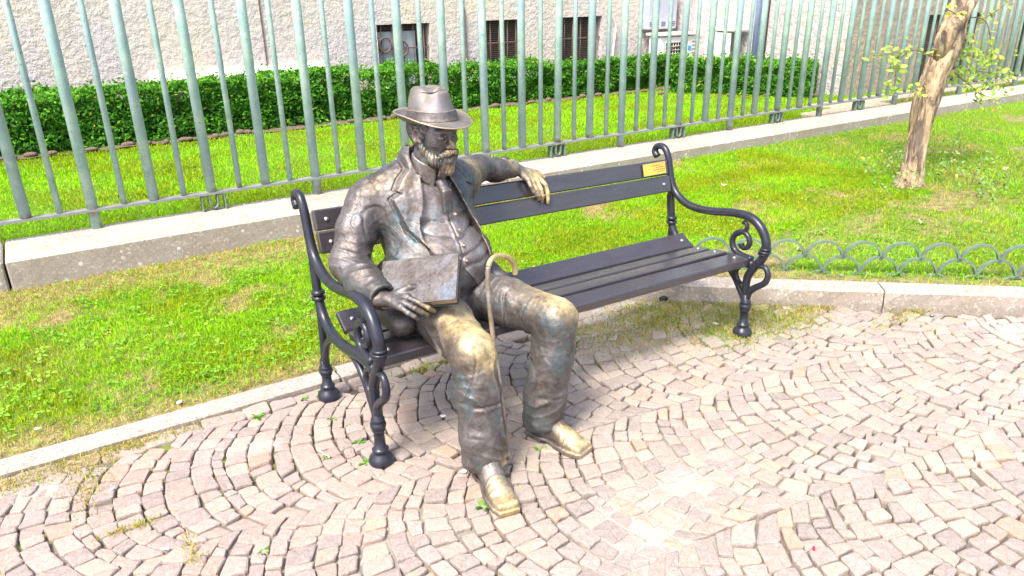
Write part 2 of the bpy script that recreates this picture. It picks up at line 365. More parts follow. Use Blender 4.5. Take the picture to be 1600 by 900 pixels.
def green(x, y):
    "how much green cover grows here, 0..1"
    n = fbm2(x, y, 2.0, 1, 4)+.6*fbm2(x, y, 6.5, 2)
    d = ramp01(n, -.78, -.15)
    d *= 1-.85*(1-ramp01(y, 3.02, 3.28))*(x < 2.6)                 # trodden strip behind the flush kerb
    d *= 1-.85*ramp01(y+.12*fbm2(x, y, 2.5, 6), 4.22, 4.62)*(1-ramp01(x, 2.2, 4.5))   # dry strip along the wall
    k = kside(x, y)
    d *= np.where((x > 2.5), .12+.88*ramp01(k, .20, .42), 1.)
    d *= 1-.85*np.exp(-(((x-5.3)/1.5)**2+((y-2.75)/.55)**2))*(.6+.4*np.sign(fbm2(x, y, 5, 44)))       # worn patch round the tree
    d *= 1-.35*np.exp(-(((x+.1)/.3)**2+((y-3.75)/.3)**2))
    d *= 1-.5*np.exp(-(((x-3.4)/.5)**2+((y-4.6)/.2)**2))
    return d
lawn = grid('lawn_soil', -5, 15, -5.95, 4.95, .06, lawn_z, M['soil'], lambda x, y: np.stack([green(x, y)]*3, 1), lambda x, y: ((kside(x, y) > .11) | (x < 2.4)) & (y > 2.925) | (kside(x, y) > .11) & (x > 2.5)); setting(lawn)
back = grid('back_lawn_soil', -6, 26, 5.36, 11, .25, lambda x, y: .085+.01*fbm2(x, y, .8, 4), M['soil'], lambda x, y: np.stack([(y < 8.9)*1.]*3, 1)); setting(back)

# ---- paving: bed, stones
def in_paving(x, y, mrg=0.):
    return (y < 2.855-mrg) & ((kside(x, y) < -mrg) | (x < 2.2))
def bedinfo(x, y):
    s = ramp01(fbm2(x, y, 1.1, 21), .10, .45)
    s = np.maximum(s, np.exp(-(((x-1.75)/.38)**2+((y-1.50)/.33)**2))); s = np.maximum(s, .8*np.exp(-(((x-1.45)/.3)**2+((y-1.3)/.25)**2)))
    s = np.maximum(s, .9*np.exp(-(((x-.55)/.35)**2+((y-1.95)/.2)**2))); s = np.maximum(s, .8*np.exp(-(((x-.75)/.3)**2+((y-1.75)/.15)**2)))
    mo = ramp01(fbm2(x, y, 1.3, 31), -.1, .2)*np.clip(1.1-x*.75, 0, 1)*(1-s)+.0*x
    return s, np.clip(mo, 0, 1)
def bed_z(x, y):
    s, mo = bedinfo(x, y); und = pave_und(x, y); return und-.024+.009*ramp01(-x, -1.3, -.3)+.0205*np.maximum(s-.44*ramp01(-x, -1.3, -.3), 0)+.003*noise2(x, y, 40, 3)
def pave_und(x, y): return .008*fbm2(x, y, .9, 11)-.004
bed = grid('paving_bed', -3, 7.5, -2.4, 2.86, .035, bed_z, M['bed'], lambda x, y: np.stack([*bedinfo(x, y), 0*x], 1), lambda x, y: (kside(x, y) < .03) | (x < 2.2))
setting(bed); bed.name = 'paving'
PAL = np.array([(.42, .36, .335), (.37, .33, .325), (.31, .28, .28), (.45, .395, .355), (.48, .42, .36), (.52, .37, .28), (.35, .315, .32), (.42, .385, .36), (.46, .355, .315)])*np.array((.95, .945, .875))
PW = np.array([.2, .17, .09, .15, .12, .05, .1, .1, .06]); PW /= PW.sum()
stones = []
def stone_poly(q, jit=.0036):
    "rounded, uneven outline from a quad's four corners"
    c = q.mean(0); out = []
    for i in range(4):
        p = q[i]; a = q[i-1]; b = q[(i+1) % 4]; k = rng.uniform(.05, .14); l = rng.uniform(.05, .14)
        p = p+rng.normal(0, jit, 2)
        out.append(p+(a-p)*k); out.append(p+(b-p)*l+0)
        out.append((p+b)/2*1.0+rng.normal(0, jit*.55, 2)) if rng.random() < .6 else None
    o = np.array([v for v in out if v is not None]); return o
def add_stone(q):
    c = q.mean(0)
    if not in_paving(c[0], c[1], .035): return
    e = np.linalg.norm(np.roll(q, -1, 0)-q, axis=1).min()
    if e < .022: return
    g_ = rng.uniform(.0012, .0038); r = np.array([p+(c-p)/np.linalg.norm(c-p)*g_*1.35 for p in q]); stones.append((c, stone_poly(r)))
BW = .70; SP = .073; PHI = radians(43); RR = BW/2/sin(PHI); SL = radians(-7)
cs, sn = cos(SL), sin(SL)
for k in range(-3, 8):
    yc0 = 2.47-k*BW; offx = (k*.37) % 1*SP
    NP = 9+(k % 2)+1
    wob = rng.normal(0, .03)
    for j in range(-50, 110):
        shift = rng.uniform(-.35, .35)
        nn = NP+rng.integers(-1, 2); ph = np.sort(np.concatenate([[-PHI, PHI], np.linspace(-PHI, PHI, nn+1)[1:-1]+rng.normal(0, .022, nn-1)+shift*.04]))
        th = SP
        for i in range(nn):
            Q = []
            for (jj, pp) in ((0, ph[i]), (1, ph[i]), (1, ph[i+1]), (0, ph[i+1])):
                if jj and abs(pp) < PHI-.01: pp = pp-SP*sin(pp)/RR*.8
                X = (j+jj)*SP+offx-RR*cos(pp)+wob; Y = RR*sin(pp)
                # arcs breathe a little along the rows
                X += .012*sin((j+jj)*.9+pp*3)+.010*sin((j+jj)*2.1+k)
                Q.append((X*cs-Y*sn, yc0+X*sn+Y*cs))
            Q = np.array(Q); Q += np.stack([noise2(Q[:, 0], Q[:, 1], 6, 51), noise2(Q[:, 0], Q[:, 1], 6, 57)], 1)*.014
            if Q[:, 1].mean() > 2.755 and Q[:, 0].mean() < 2.2: continue
            add_stone(Q)
x = -3.
while x < 2.2:                                                     # the straight course along the flush kerb
    L_ = rng.uniform(.095, .17); add_stone(np.array([(x, 2.765), (x+L_, 2.765), (x+L_, 2.852), (x, 2.852)])+rng.normal(0, .004, (4, 2))); x += L_
def stone_mesh(c, P):
    n = len(P); h = rng.normal(.0, .0032); tx, ty = rng.normal(0, .028, 2); col = PAL[rng.choice(len(PAL), p=PW)]*.75+PAL.mean(0)*.25; col = col*rng.uniform(.86, 1.06)*(np.array((.98, .885, .90))*(1-ramp01(c[0], .2, 1.8))+np.array((.98, .945, .93))*ramp01(c[0], .2, 1.8))
    d = P-c; up = lambda q, z: np.column_stack([q, z+h+q[:, 0]*tx+q[:, 1]*ty])
    V = np.concatenate([np.column_stack([d*1.02, np.full(n, -.06)]), up(d, -.0065+rng.normal(0, .0008, n)), up(d*.965, -.0015+rng.normal(0, .0008, n)), up(d*.84, rng.normal(.0008, .0009, n)), up(d*.0, np.full(n, .0016))[:1]])
    F = [(a*n+i, a*n+(i+1) % n, (a+1)*n+(i+1) % n, (a+1)*n+i) for a in range(3) for i in range(n)]+[(3*n+i, 3*n+(i+1) % n, 4*n) for i in range(n)]
    return V, F, col
def visible(c):
    v = CR @ (np.array([c[0], c[1], 0])-CC)
    if v[2] < .2: return 0
    u, vv = 800+FPX*v[0]/v[2], 450+FPX*v[1]/v[2]
    return (1/v[2])*(1 if (-10 < u < 1610 and -10 < vv < 915) else .001)
stones.sort(key=lambda s: -visible(s[0]))
big = MB(); big.c = (1, 1, 1)
for i, (c, P) in enumerate(stones):
    V, F, col = stone_mesh(c, P); zc = float(pave_und(c[0], c[1]))
    if i < 300:
        b = MB(); b.c = tuple(col); b.add(V, F, False); o = b.build('cobblestone', M['cobble'], bed, (c[0], c[1], zc))
    else:
        big.c = tuple(col); V = V+np.array([c[0], c[1], zc]); big.add(V, F, False)
o = big.build('cobblestones', M['cobble'], bed); o['kind'] = 'stuff'

# ---- flush kerb and raised kerb
kerb = empty('kerb', (0, 2.9, 0)); setting(kerb)
x = -3.2
for L_ in (2.1, 2.0, 1.62, 1.9, .5):
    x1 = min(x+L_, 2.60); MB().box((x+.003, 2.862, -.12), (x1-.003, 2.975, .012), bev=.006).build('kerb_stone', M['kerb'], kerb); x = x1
s = -.33
for L_ in (1.33, 1.3, 1.3, 1.3, 1.3, 1.3, 1.3):
    b = MB(); Rm = np.array([[KD[0], KN[0], 0], [KD[1], KN[1], 0], [0, 0, 1.]])
    n = 16; us = np.linspace(s+.004, s+L_-.004, n); V = []; prof = [(0.004, -.12), (0.0, .03), (.002, .088), (.012, .099), (.125, .101), (.135, .09), (.137, -.12)]
    for u in us:
        for (a, z) in prof:
            wv_ = .007*float(noise2(np.array(u), np.array(z*1.), 14, 9)) if a < .01 else 0.
            p = KA+KD*u+KN*(a+wv_); V.append((p[0], p[1], z))
    m_ = len(prof); F = [(i*m_+k, (i+1)*m_+k, (i+1)*m_+k+1, i*m_+k+1) for i in range(n-1) for k in range(m_-1)]+[tuple(range(m_)), tuple(range((n-1)*m_, n*m_))[::-1]]
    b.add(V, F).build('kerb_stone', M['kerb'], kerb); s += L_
keep(kerb)

# ---- low wall of aggregate concrete under the fence
wall = empty('low_wall', (1.5, 5.1, 0)); tag(wall, 'long low wall of pebbly beige concrete carrying the green railing', 'low wall')
x = -7.15
while x < 26:
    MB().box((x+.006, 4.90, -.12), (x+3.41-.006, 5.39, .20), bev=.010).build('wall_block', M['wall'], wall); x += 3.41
keep(wall)

# ---- railing: thick and thin bars alternate; a post every fourth thick bar, scroll feet half way
fence = empty('metal_fence', (.185, 5.33, .2)); tag(fence, 'tall pale green metal railing of thick and thin bars on the low wall', 'fence')
FY, S4, X0 = 5.335, 1.4725, .185
def dummy_cyl(r, z0, z1, n, name, mat):
    b = MB(); b.lathe([(r, z0), (r, z1)], n=n); me = bpy.data.meshes.new(name); me.from_pydata(b.V, [], b.F); me.polygons.foreach_set('use_smooth', [True]*(len(b.F)-2)+[False, False]); me.materials.append(mat); return me
thick = dummy_cyl(.0325, .335, 2.55, 14, 'thick_bar', M['picket']); thin = dummy_cyl(.0190, .335, 2.55, 10, 'thin_bar', M['picket']); post = dummy_cyl(.0328, .195, 2.55, 14, 'post', M['picket'])
fx = fence.location
for i in range(-4, 17):
    for j in range(8):
        xx = X0+i*S4+j*S4/8; me, nm = (post, 'post') if j == 0 else ((thick, 'thick_bar') if j % 2 == 0 else (thin, 'thin_bar'))
        o = link(nm, me, None, fence, (xx-fx[0]+rng.normal(0, .002), FY-fx[1]+rng.normal(0, .001), -fx[2])); o.rotation_euler = (rng.normal(0, .002), rng.normal(0, .0025), 0)
    cx = X0+(i+.5)*S4; pts = []
    P = [(-.075, .20), (-.075, .28), (-.068, .303), (-.05, .312), (-.032, .303), (-.026, .28), (-.026, .25), (-.018, .228), (0, .218), (.018, .228), (.026, .25), (.026, .28), (.032, .303), (.05, .312), (.068, .303), (.075, .28), (.075, .20)]
    b = MB(); C_ = crom(P, 3); V = []; n = len(C_)
    T = np.gradient(C_, axis=0); T /= np.linalg.norm(T, axis=1)[:, None]; N_ = np.stack([-T[:, 1], T[:, 0]], 1)*.0065
    for s_ in (-1, 1):
        for y_ in (-.028, .028):
            V += [(cx+p[0]+s_*q[0], FY+y_, p[1]+s_*q[1]) for p, q in zip(C_, N_)]
    F = []
    for a, c in ((0, 1), (1, 3), (3, 2), (2, 0)): F += [(a*n+t, a*n+t+1, c*n+t+1, c*n+t) for t in range(n-1)]
    b.add(V, F, True).build('scroll_foot', M['hoop'], fence)
MB().box((X0-4*S4-.2, FY-.034, .315), (X0+17*S4, FY+.034, .331)).build('bottom_rail', M['rail'], fence)
MB().box((X0-4*S4-.2, FY-.030, 2.30), (X0+17*S4, FY+.030, 2.318)).build('top_rail', M['rail'], fence)
for c in fence.children:
    if c.name.startswith(('scroll', 'bottom', 'top')): c.location = -fx

# ---- building
bl = empty('stone_building', (9.9, 10.2, 0)); tag(bl, 'pale rough rendered building with barred basement windows behind the hedge', 'building')
def wall_with_holes(name, x0, x1, z0, z1, y, th, holes, mat, parent):
    "wall in the plane y (front) .. y+th with rectangular openings and real reveals"
    b = MB(); xs = sorted({x0, x1, *[h[0] for h in holes], *[h[1] for h in holes]}); zs = sorted({z0, z1, *[h[2] for h in holes], *[h[3] for h in holes]})
    for i in range(len(xs)-1):
        for j in range(len(zs)-1):
            cx, cz = (xs[i]+xs[i+1])/2, (zs[j]+zs[j+1])/2
            if any(h[0] < cx < h[1] and h[2] < cz < h[3] for h in holes): continue
            b.add([(xs[i], y, zs[j]), (xs[i+1], y, zs[j]), (xs[i+1], y, zs[j+1]), (xs[i], y, zs[j+1])], [(0, 1, 2, 3)])
    for (a, c, d, e) in holes:
        y2 = y+th
        b.add([(a, y, d), (c, y, d), (c, y, e), (a, y, e), (a, y2, d), (c, y2, d), (c, y2, e), (a, y2, e)], [(0, 4, 5, 1), (3, 2, 6, 7), (0, 3, 7, 4), (1, 5, 6, 2)])
    return b.build(name, mat, parent)
WZ = (.32, 1.172)
wins = [(4.19, 5.0), (5.80, 6.56), (7.33, 8.13), (2.6-1.6+.0, 1.8)]
wins = wins[:3]
wall_with_holes('wall', -9, 9.75, -.1, 4.6, 10.0, .22, [(a, b_, *WZ) for a, b_ in wins]+[(4.3, 5.1, 2.6, 4.0), (7.3, 8.1, 2.6, 4.0), (1.2, 2.0, 2.6, 4.0)], M['stucco'], bl)
b = MB(); b.add([(9.75, 10.0, -.1), (9.88, 6.62, -.1), (9.88, 6.62, 4.6), (9.75, 10.0, 4.6)], [(0, 1, 2, 3)]).build('wall', M['stucco2'], bl)
W4 = (11.66, 13.25, .05, 1.14)
wall_with_holes('wall', 9.88, 27, -.1, 4.6, 6.62, .25, [W4, (14.6, 15.6, .05, 1.14), (11.78, 12.98, 2.4, 4.0), (14.6, 15.6, 2.4, 4.0)], M['stucco3'], bl)
for (x0, x1, y0, y1) in ((-9, 9.9, 10.23, 16), (9.9, 27, 6.90, 16)):
    MB().box((x0, y0, -.1), (x1, y1, 4.75), bev=.01).build('inner_wall', M['dark'], bl)
MB().box((-9.1, 9.93, 4.602), (9.74, 16, 4.85), bev=.02).build('cornice', M['cream'], bl); MB().box((9.742, 6.5, 4.602), (27, 16, 4.853), bev=.02).build('cornice', M['cream'], bl)
def window(x0, x1, z0, z1, y, kind):
    o = MB().box((x0, y+(.17 if kind != 'wide' else .06), z0), (x1, y+.20, z1)).build('window', M['dark'], bl); n = 5 if kind != 'wide' else 6
    for i in range(n):
        xx = x0+(x1-x0)*(i+.5)/n; MB().lathe([(.009, z0), (.009, z1)], (xx, y+.05, 0), 6).build('window_bar', M['bar'], o)
    for zz in (z0+(z1-z0)*.62,): MB().box((x0, y+.042, zz-.008), (x1, y+.058, zz+.008)).build('window_bar', M['bar'], o)
    b = MB()
    for i in range(int((z1-z0)/.028)): b.box((x0+.02, y+.12-(.07 if kind == 'wide' else 0), z0+.02+i*.028), (x1-.02, y+.150-(.07 if kind == 'wide' else 0), z0+.034+i*.028))
    sl = b.build('louvre', mat_louvre, o); sl['kind'] = 'stuff'
    if kind == 'rings':
        MB().box((x0+.02, y+.085, z0), (x1-.2, y+.09, z1-.10)).build('mesh_panel', M['mesh'], o)
        b = MB()
        for i in range(24): b.box((x0+.02+i*.025, y+.077, z0), (x0+.024+i*.025, y+.084, z1-.10))
        for i in range(30): b.box((x0+.02, y+.070, z0+i*.025), (x1-.2, y+.076, z0+.004+i*.025))
        b.build('wire_grid', M['bar'], o)
        for cx, cz in ((x0+.12, z1-.27), (x0+.375, z1-.33)):
            P = [(cx+.085*cos(a), y+.03, cz+.10*sin(a)) for a in np.linspace(0, 2*pi, 25)]; MB().tube(P, .013, 6, False).build('ring', M['bar'], o)
            MB().lathe([(.078, 0), (.078, .004)], n=20).build('vent_disc', M['cream'], o); d = bpy.data.objects[-1] if False else o.children[-1]
            d.rotation_euler = (pi/2, 0, 0); d.location = (cx, y+.066, cz)
    return o
mat_louvre = mat_plain('louvre_slats', (.10, .07, .055), .7, 0, 20, .4)
window(*wins[0], *WZ, 10.0, 'rings'); window(*wins[1], *WZ, 10.0, ''); window(*wins[2], *WZ, 10.0, ''); window(*W4, 6.62, 'wide'); window(14.6, 15.6, .05, 1.14, 6.62, '')
for a, c, y in ((4.3, 5.1, 10.), (7.3, 8.1, 10.), (1.2, 2.0, 10.)): MB().box((a, y+.17, 2.6), (c, y+.20, 4.0)).build('window', M['dark'], bl)
for a, c in ((11.78, 12.98), (14.6, 15.6)): MB().box((a, 6.79, 2.4), (c, 6.82, 4.0)).build('window', M['dark'], bl)
# stone ledge with a sloping top, lower left
b = MB(); b.prism([(9.997, .50), (9.997, .745), (9.93, .735), (9.84, .66), (9.83, .63), (9.85, .50)], 1.24, 3.40, 0); b.build('stone_ledge', M['cream'], bl)
for xx in (2.65, -1.05, 5.55): MB().box((xx-.006, 9.985, .1), (xx+.006, 9.998, 4.6)).build('wall_joint', M['bar'], bl)
MB().tube([at(952, y_, 9.96) if 0 else (8.33+.012*(i), 9.96, z) for i, z in enumerate(np.linspace(.35, .98, 6))], .018, 8).build('conduit', M['white'], bl)
MB().tube(crom([(8.39, 9.96, .98), (8.38, 9.97, 1.08), (8.31, 9.97, 1.16), (8.22, 9.97, 1.19)], 5), .006, 6).build('cable', M['white'], bl)
MB().tube(crom([(5.48, 9.975, 1.9), (5.50, 9.975, 1.5), (5.56, 9.975, 1.28), (5.58, 9.975, .5)], 5), .010, 6).build('cable', M['bar'], bl)
MB().tube([(9.78, 8.22, .1), (9.78, 8.22, 4.5)], .045, 12).build('drainpipe', M['blue'], bl)
MB().tube([(9.80, 8.05, .1), (9.80, 8.05, 4.5)], .02, 8).build('cable', M['bar'], bl)
keep(bl)

# wall-mounted grey box, air conditioner, white cabinet
bx = empty('electrical_box', (9.3, 9.9, 1.15)); tag(bx, 'grey vented metal box fixed high on the wall above the air conditioner', 'electrical box')
MB().box((8.96, 9.80, .93), (9.60, 9.995, 1.62), bev=.008).build('housing', M['grey'], bx)
for cx in (9.04, 9.30, 9.52):
    for z0 in (.98, 1.50):
        for i in range(3): MB().box((cx-.045, 9.795, z0+i*.028), (cx+.045, 9.803, z0+.010+i*.028)).build('vent_slot', M['dark'], bx)
keep(bx)
ac = empty('air_conditioner', (9.4, 9.5, .1)); tag(ac, 'white outdoor air conditioning unit standing behind the gap in the hedge', 'air conditioner')
MB().box((8.92, 9.42, .10), (9.72, 9.72, .83), bev=.012).build('housing', M['white'], ac)
MB().box((8.88, 9.38, .845), (9.73, 9.76, .885), bev=.006).build('cover', M['cream'], ac)
MB().box((9.00, 9.408, .2), (9.46, 9.418, .74)).build('fan_opening', M['dark'], ac)
for i in range(9): MB().tube([(9.00+i*.0575, 9.40, .2), (9.00+i*.0575, 9.40, .74)], .004, 5).build('grille_wire', M['cream'], ac)
for i in range(10): MB().tube([(9.00, 9.395, .2+i*.06), (9.46, 9.395, .2+i*.06)], .004, 5).build('grille_wire', M['cream'], ac)
MB().tube([(9.23+.2*cos(a), 9.392, .47+.2*sin(a)) for a in np.linspace(0, 2*pi, 20)], .006, 5, False).build('fan_ring', M['bar'], ac)
MB().box((9.53, 9.412, .60), (9.60, 9.419, .67)).build('sticker', M['bluesticker'], ac)
for i in range(4): MB().box((9.62, 9.412, .55+i*.06), (9.70, 9.419, .56+i*.06)).build('vent_slot', M['bar'], ac)
keep(ac)
cb = empty('white_cabinet', (9.6, 8.7, .1)); tag(cb, 'white metal utility cabinet with double doors against the side wall', 'cabinet')
MB().box((9.45, 8.40, .10), (9.775, 8.98, .93), bev=.006).build('housing', M['white'], cb); MB().box((9.42, 8.36, .932), (9.779, 9.02, .975), bev=.008).build('cover', M['cream'], cb)
for a, c in ((8.42, 8.685), (8.695, 8.96)): MB().box((9.438, a, .13), (9.448, c, .91), bev=.003).build('door', M['white'], cb)
MB().lathe([(.03, 0), (.03, .01)], n=12).build('dial', M['grey'], cb); d = cb.children[-1]; d.rotation_euler = (0, -pi/2, 0); d.location = (9.435, 8.92, .35)
keep(cb)

# old paving slab path in front of the right-hand wall
MB().box((8.7, 5.92, .06), (26, 6.30, .125), bev=.01).build('path', M['patio']); setting(bpy.context.scene.objects['path'])
MB().box((8.0, 5.40, .06), (9.6, 5.918, .122), bev=.01).build('path', M['patio']); setting(bpy.context.scene.objects['path.001'])

#@@PLANTS
# ---- grass, clover
def blades(x, y, z, h, wd, lean, col, ang=None):
    n = len(x); a = rng.uniform(0, 2*pi, n) if ang is None else ang; la = rng.uniform(0, 2*pi, n); l = lean*rng.random(n)
    px, py = np.cos(a)*wd/2, np.sin(a)*wd/2; dx, dy = np.cos(la)*l*h, np.sin(la)*l*h
    V = np.empty((n, 5, 3)); 
    V[:, 0] = np.stack([x-px, y-py, z-.006], 1); V[:, 1] = np.stack([x+px, y+py, z-.006], 1)
    V[:, 2] = np.stack([x+px*.8+dx*.4, y+py*.8+dy*.4, z+h*.6], 1); V[:, 3] = np.stack([x-px*.8+dx*.4, y-py*.8+dy*.4, z+h*.6], 1)
    V[:, 4] = np.stack([x+dx*1.2, y+dy*1.2, z+h*(1-.35*l)], 1)
    i = np.arange(n)[:, None]*5; return V.reshape(-1, 3), i+np.array([[0, 1, 2, 3]]), i+np.array([[3, 2, 4]]), np.repeat(col, 5, 0)
def leaves(x, y, z, r, nrm_tilt, col, k=1):
    "small folded diamond leaves, k of them round each point (k=3: clover)"
    n = len(x); Vs, Fs, Cs = [], [], []; a0 = rng.uniform(0, 2*pi, n)
    for j in range(k):
        a = a0+2*pi*j/max(k, 1)+rng.normal(0, .15, n); t = nrm_tilt*rng.normal(0, 1, n); rr = r*rng.uniform(.75, 1.2, n)
        ux, uy = np.cos(a), np.sin(a); b = np.empty((n, 4, 3)); off = rr*.1
        b[:, 0] = np.stack([x+ux*off, y+uy*off, z], 1); b[:, 1] = np.stack([x+ux*rr*.62-uy*rr*.42, y+uy*rr*.62+ux*rr*.42, z+rr*(.2+t)], 1)
        b[:, 2] = np.stack([x+ux*rr*1.15, y+uy*rr*1.15, z+rr*1.2*t], 1); b[:, 3] = np.stack([x+ux*rr*.62+uy*rr*.42, y+uy*rr*.62-ux*rr*.42, z+rr*(.2+t)], 1)
        Vs.append(b.reshape(-1, 3)); Fs.append(np.arange(n)[:, None]*4+np.arange(4)+j*n*4); Cs.append(np.repeat(col, 4, 0))
    return np.concatenate(Vs), np.concatenate(Fs), np.concatenate(Cs)
def gcol(n, base, var=.25, yel=.0):
    c = np.tile(np.array(base, float), (n, 1)); c *= rng.uniform(1-var, 1+var, (n, 1)); y = (rng.random(n) < yel)[:, None]; return np.where(y, np.array([(.46, .37, .10)])*rng.uniform(.6, 1.2, (n, 1)), c)
def inview(x, y, z=0., m=60):
    P = np.stack([x, y, np.full_like(x, z)], 1)-CC; c = P @ CR.T; u = 800+FPX*c[:, 0]/np.maximum(c[:, 2], .1); v = 450+FPX*c[:, 1]/np.maximum(c[:, 2], .1)
    return (c[:, 2] > .3) & (u > -m*12) & (u < 1600+m*8) & (v > -m*3) & (v < 900+m*4)
def scatter(n, x0, x1, y0, y1, dens):
    x = rng.uniform(x0, x1, n); y = rng.uniform(y0, y1, n); k = (rng.random(n) < dens(x, y)) & inview(x, y); return x[k], y[k]
def on_front(x, y): return (y > 2.985) & (y < 4.895) & ((x < 2.5) | (kside(x, y) > .15)) | (x > 2.6) & (y <= 2.985) & (kside(x, y) > .15)
Vq = []; 
def build_grass(name, parts, mat, label, cat):
    V, Q, T, C = [], [], [], []; o = 0
    for v, q, t, c in parts: V.append(v); Q.append(q+o); C.append(c); (T.append(t+o) if t is not None else None); o += len(v)
    ob = link(name, mesh_np(name, np.concatenate(V), np.concatenate(Q), np.concatenate(T) if T else None, np.concatenate(C)), mat); ob['kind'] = 'stuff'; tag(ob, label, cat); return ob
parts = []
def add_blades(n, box, dens, hf, wd, lean, base, yel, var=.3):
    x, y = scatter(n, *box, dens); k = on_front(x, y) if box[2] < 5 else np.ones(len(x), bool); x, y = x[k], y[k]
    z = lawn_z(x, y) if box[2] < 5 else np.full(len(x), .085)
    h = hf(x, y)*rng.uniform(.6, 1.25, len(x)); c = gcol(len(x), base, var, yel)
    if base[1] > base[0]:
        nn = fbm2(x, y, 2.2, 41)[:, None]; c = c*(1+.45*nn)*np.where(nn > 0, (1.0, 1., 1.), (1.25, .95, 1.)) 
    v, q, t, c = blades(x, y, z, h, wd, lean, c); parts.append((v, q, t, c))
G1 = (.26, .45, .006); G2 = (.20, .36, .018); DRY = (.52, .42, .18)
tuft = lambda x, y: .5+.5*ramp01(fbm2(x, y, 4.5, 61), -.1, .35)
near = lambda x, y: np.clip(1.35-.09*(y+.6*x), .25, 1)
add_blades(250000, (-3, 6, 2.98, 4.9), lambda x, y: green(x, y)**1.1*near(x, y), lambda x, y: .016+.024*tuft(x, y), .0034, .9, G1, .05)
add_blades(90000, (2.5, 14, 1.2, 4.9), lambda x, y: green(x, y)**1.2*near(x, y)*1.2, lambda x, y: .020+.022*tuft(x, y), .0050, .9, G1, .06)
add_blades(110000, (-3, 9, 1.4, 4.9), lambda x, y: (.22+.45*ramp01(fbm2(x, y, 1.9, 97), -.2, .3)+.5*(1-green(x, y)))*near(x, y), lambda x, y: .012+.018*tuft(x, y), .0028, 1.7, (.48, .47, .06), .4, .35)
add_blades(120000, (-2, 8, 2.98, 4.9), lambda x, y: ((1-green(x, y))**.7*1.2+.6*ramp01(y, 4.45, 4.75)*(x < 3))*near(x, y), lambda x, y: .010+.012*tuft(x, y), .0030, 2.6, (.56, .44, .15), .6, .3)
add_blades(50000, (-2, 8, 1.6, 4.8), lambda x, y: ramp01(fbm2(x, y, 1.1, 131), .0, .3)*green(x, y)*near(x, y), lambda x, y: .024+.016*tuft(x, y), .0036, .9, (.10, .42, .008), .0, .25)
build_grass('lawn_grass', parts, M['grass'], 'patchy bright green grass with dry straw between the kerb and the low wall', 'grass')
parts = []
add_blades(190000, (-3, 14, 5.42, 8.95), lambda x, y: np.clip(1.3-.05*(y+.5*x), .35, 1), lambda x, y: .022+.012*tuft(x, y), .0075, .9, (.25, .47, .006), .03)
build_grass('back_lawn_grass', parts, M['grass'], 'even bright green lawn between the railing and the hedge', 'grass')
# clover and broad-leaved weeds in the front lawn
cl = []
for n, r, base, sd_, th in ((52000, .010, (.16, .37, .015), 71, -.12), (16000, .015, (.13, .33, .02), 77, .0), (7000, .022, (.20, .40, .04), 83, .02)):
    x, y = scatter(n, -3, 9, 1.4, 4.88, lambda x, y: ramp01(fbm2(x, y, 1.7, sd_), th-.1, th+.25)*np.clip(green(x, y)*1.4, 0, 1)*near(x, y)); k = on_front(x, y); x, y = x[k], y[k]
    v, q, c = leaves(x, y, lawn_z(x, y)+rng.uniform(.008, .034, len(x)), r, .22, gcol(len(x), base, .35, .02), 3); cl.append((v, q, None, c))
build_grass('clover', cl, M['leaf'], 'low clover and broad-leaved weeds growing among the front grass', 'clover')
# straw litter lying in bare spots, and grass growing over the paving edges
parts = []
def patch(cx, cy, sx, sy, n, h, base, yel, lean=1.3, wd=.003):
    x = rng.normal(cx, sx, n); y = rng.normal(cy, sy, n); parts.append(blades(x, y, np.full(n, .0), h*rng.uniform(.4, 1.1, n), wd, lean*1.4, gcol(n, base, .3, min(.9, yel+.15))))
for (cx, cy, sx, sy, n, yel) in ((2.55, 2.58, .16, .13, 2600, .62), (2.85, 2.35, .20, .12, 2600, .55), (3.0, 2.16, .14, .08, 900, .4), (2.66, 2.22, .10, .07, 800, .3), (2.2, 2.45, .15, .09, 800, .75), (2.05, 2.62, .12, .06, 500, .6), (3.3, 2.18, .16, .04, 600, .75), (3.65, 1.86, .2, .03, 500, .7),
                              (-.25, 2.80, .14, .035, 800, .85), (-.12, 2.64, .04, .10, 250, .85), (.08, 2.82, .12, .02, 400, .8), (-.02, 2.30, .05, .012, 120, .85), (.12, 2.08, .012, .06, 70, .8), (1.3, 2.75, .1, .03, 200, .4)):
    patch(cx, cy, sx, sy, int(n*1.3), .017, (.20, .36, .02), yel)
n = 9000; x = rng.uniform(-1, 9, n); y = rng.uniform(2.98, 4.88, n); k = (rng.random(n) < 1.1-green(x, y)) & on_front(x, y); x, y = x[k], y[k]
v = blades(x, y, lawn_z(x, y)+.002, np.full(len(x), .011), .003, 4.0, gcol(len(x), (.58, .47, .24), .3)); parts.append(v)
build_grass('straw_and_grass_tufts', parts, M['grass'], 'sparse yellowish grass and straw creeping over the paving edge', 'grass')
# moss in the joints of the paving, left half
xm = rng.uniform(-.4, 2.0, 60000); ym = rng.uniform(1.3, 2.85, 60000); s_, mo = bedinfo(xm, ym)
sc = np.array([s[0] for s in stones[:1500]]); k = (mo > .35) & (rng.random(len(xm)) < mo*.8) & in_paving(xm, ym, .01); xm, ym = xm[k], ym[k]
gd = np.full(len(xm), 9.)
for i in range(0, len(xm), 4000):
    gd[i:i+4000] = np.sqrt(((np.stack([xm[i:i+4000], ym[i:i+4000]], 1)[:, None]-sc[None])**2).sum(2)).min(1)
k = (gd > .042) & (fbm2(xm, ym, 3.2, 91) > -.02); xm, ym = xm[k], ym[k]
p1 = [blades(xm, ym, bed_z(xm, ym)+.004, rng.uniform(.005, .011, len(xm)), .0035, 1.2, gcol(len(xm), (.13, .21, .02), .4, .1))]
build_grass('joint_moss', p1, M['grass'], 'green moss filling the joints between the left-hand cobbles', 'moss')

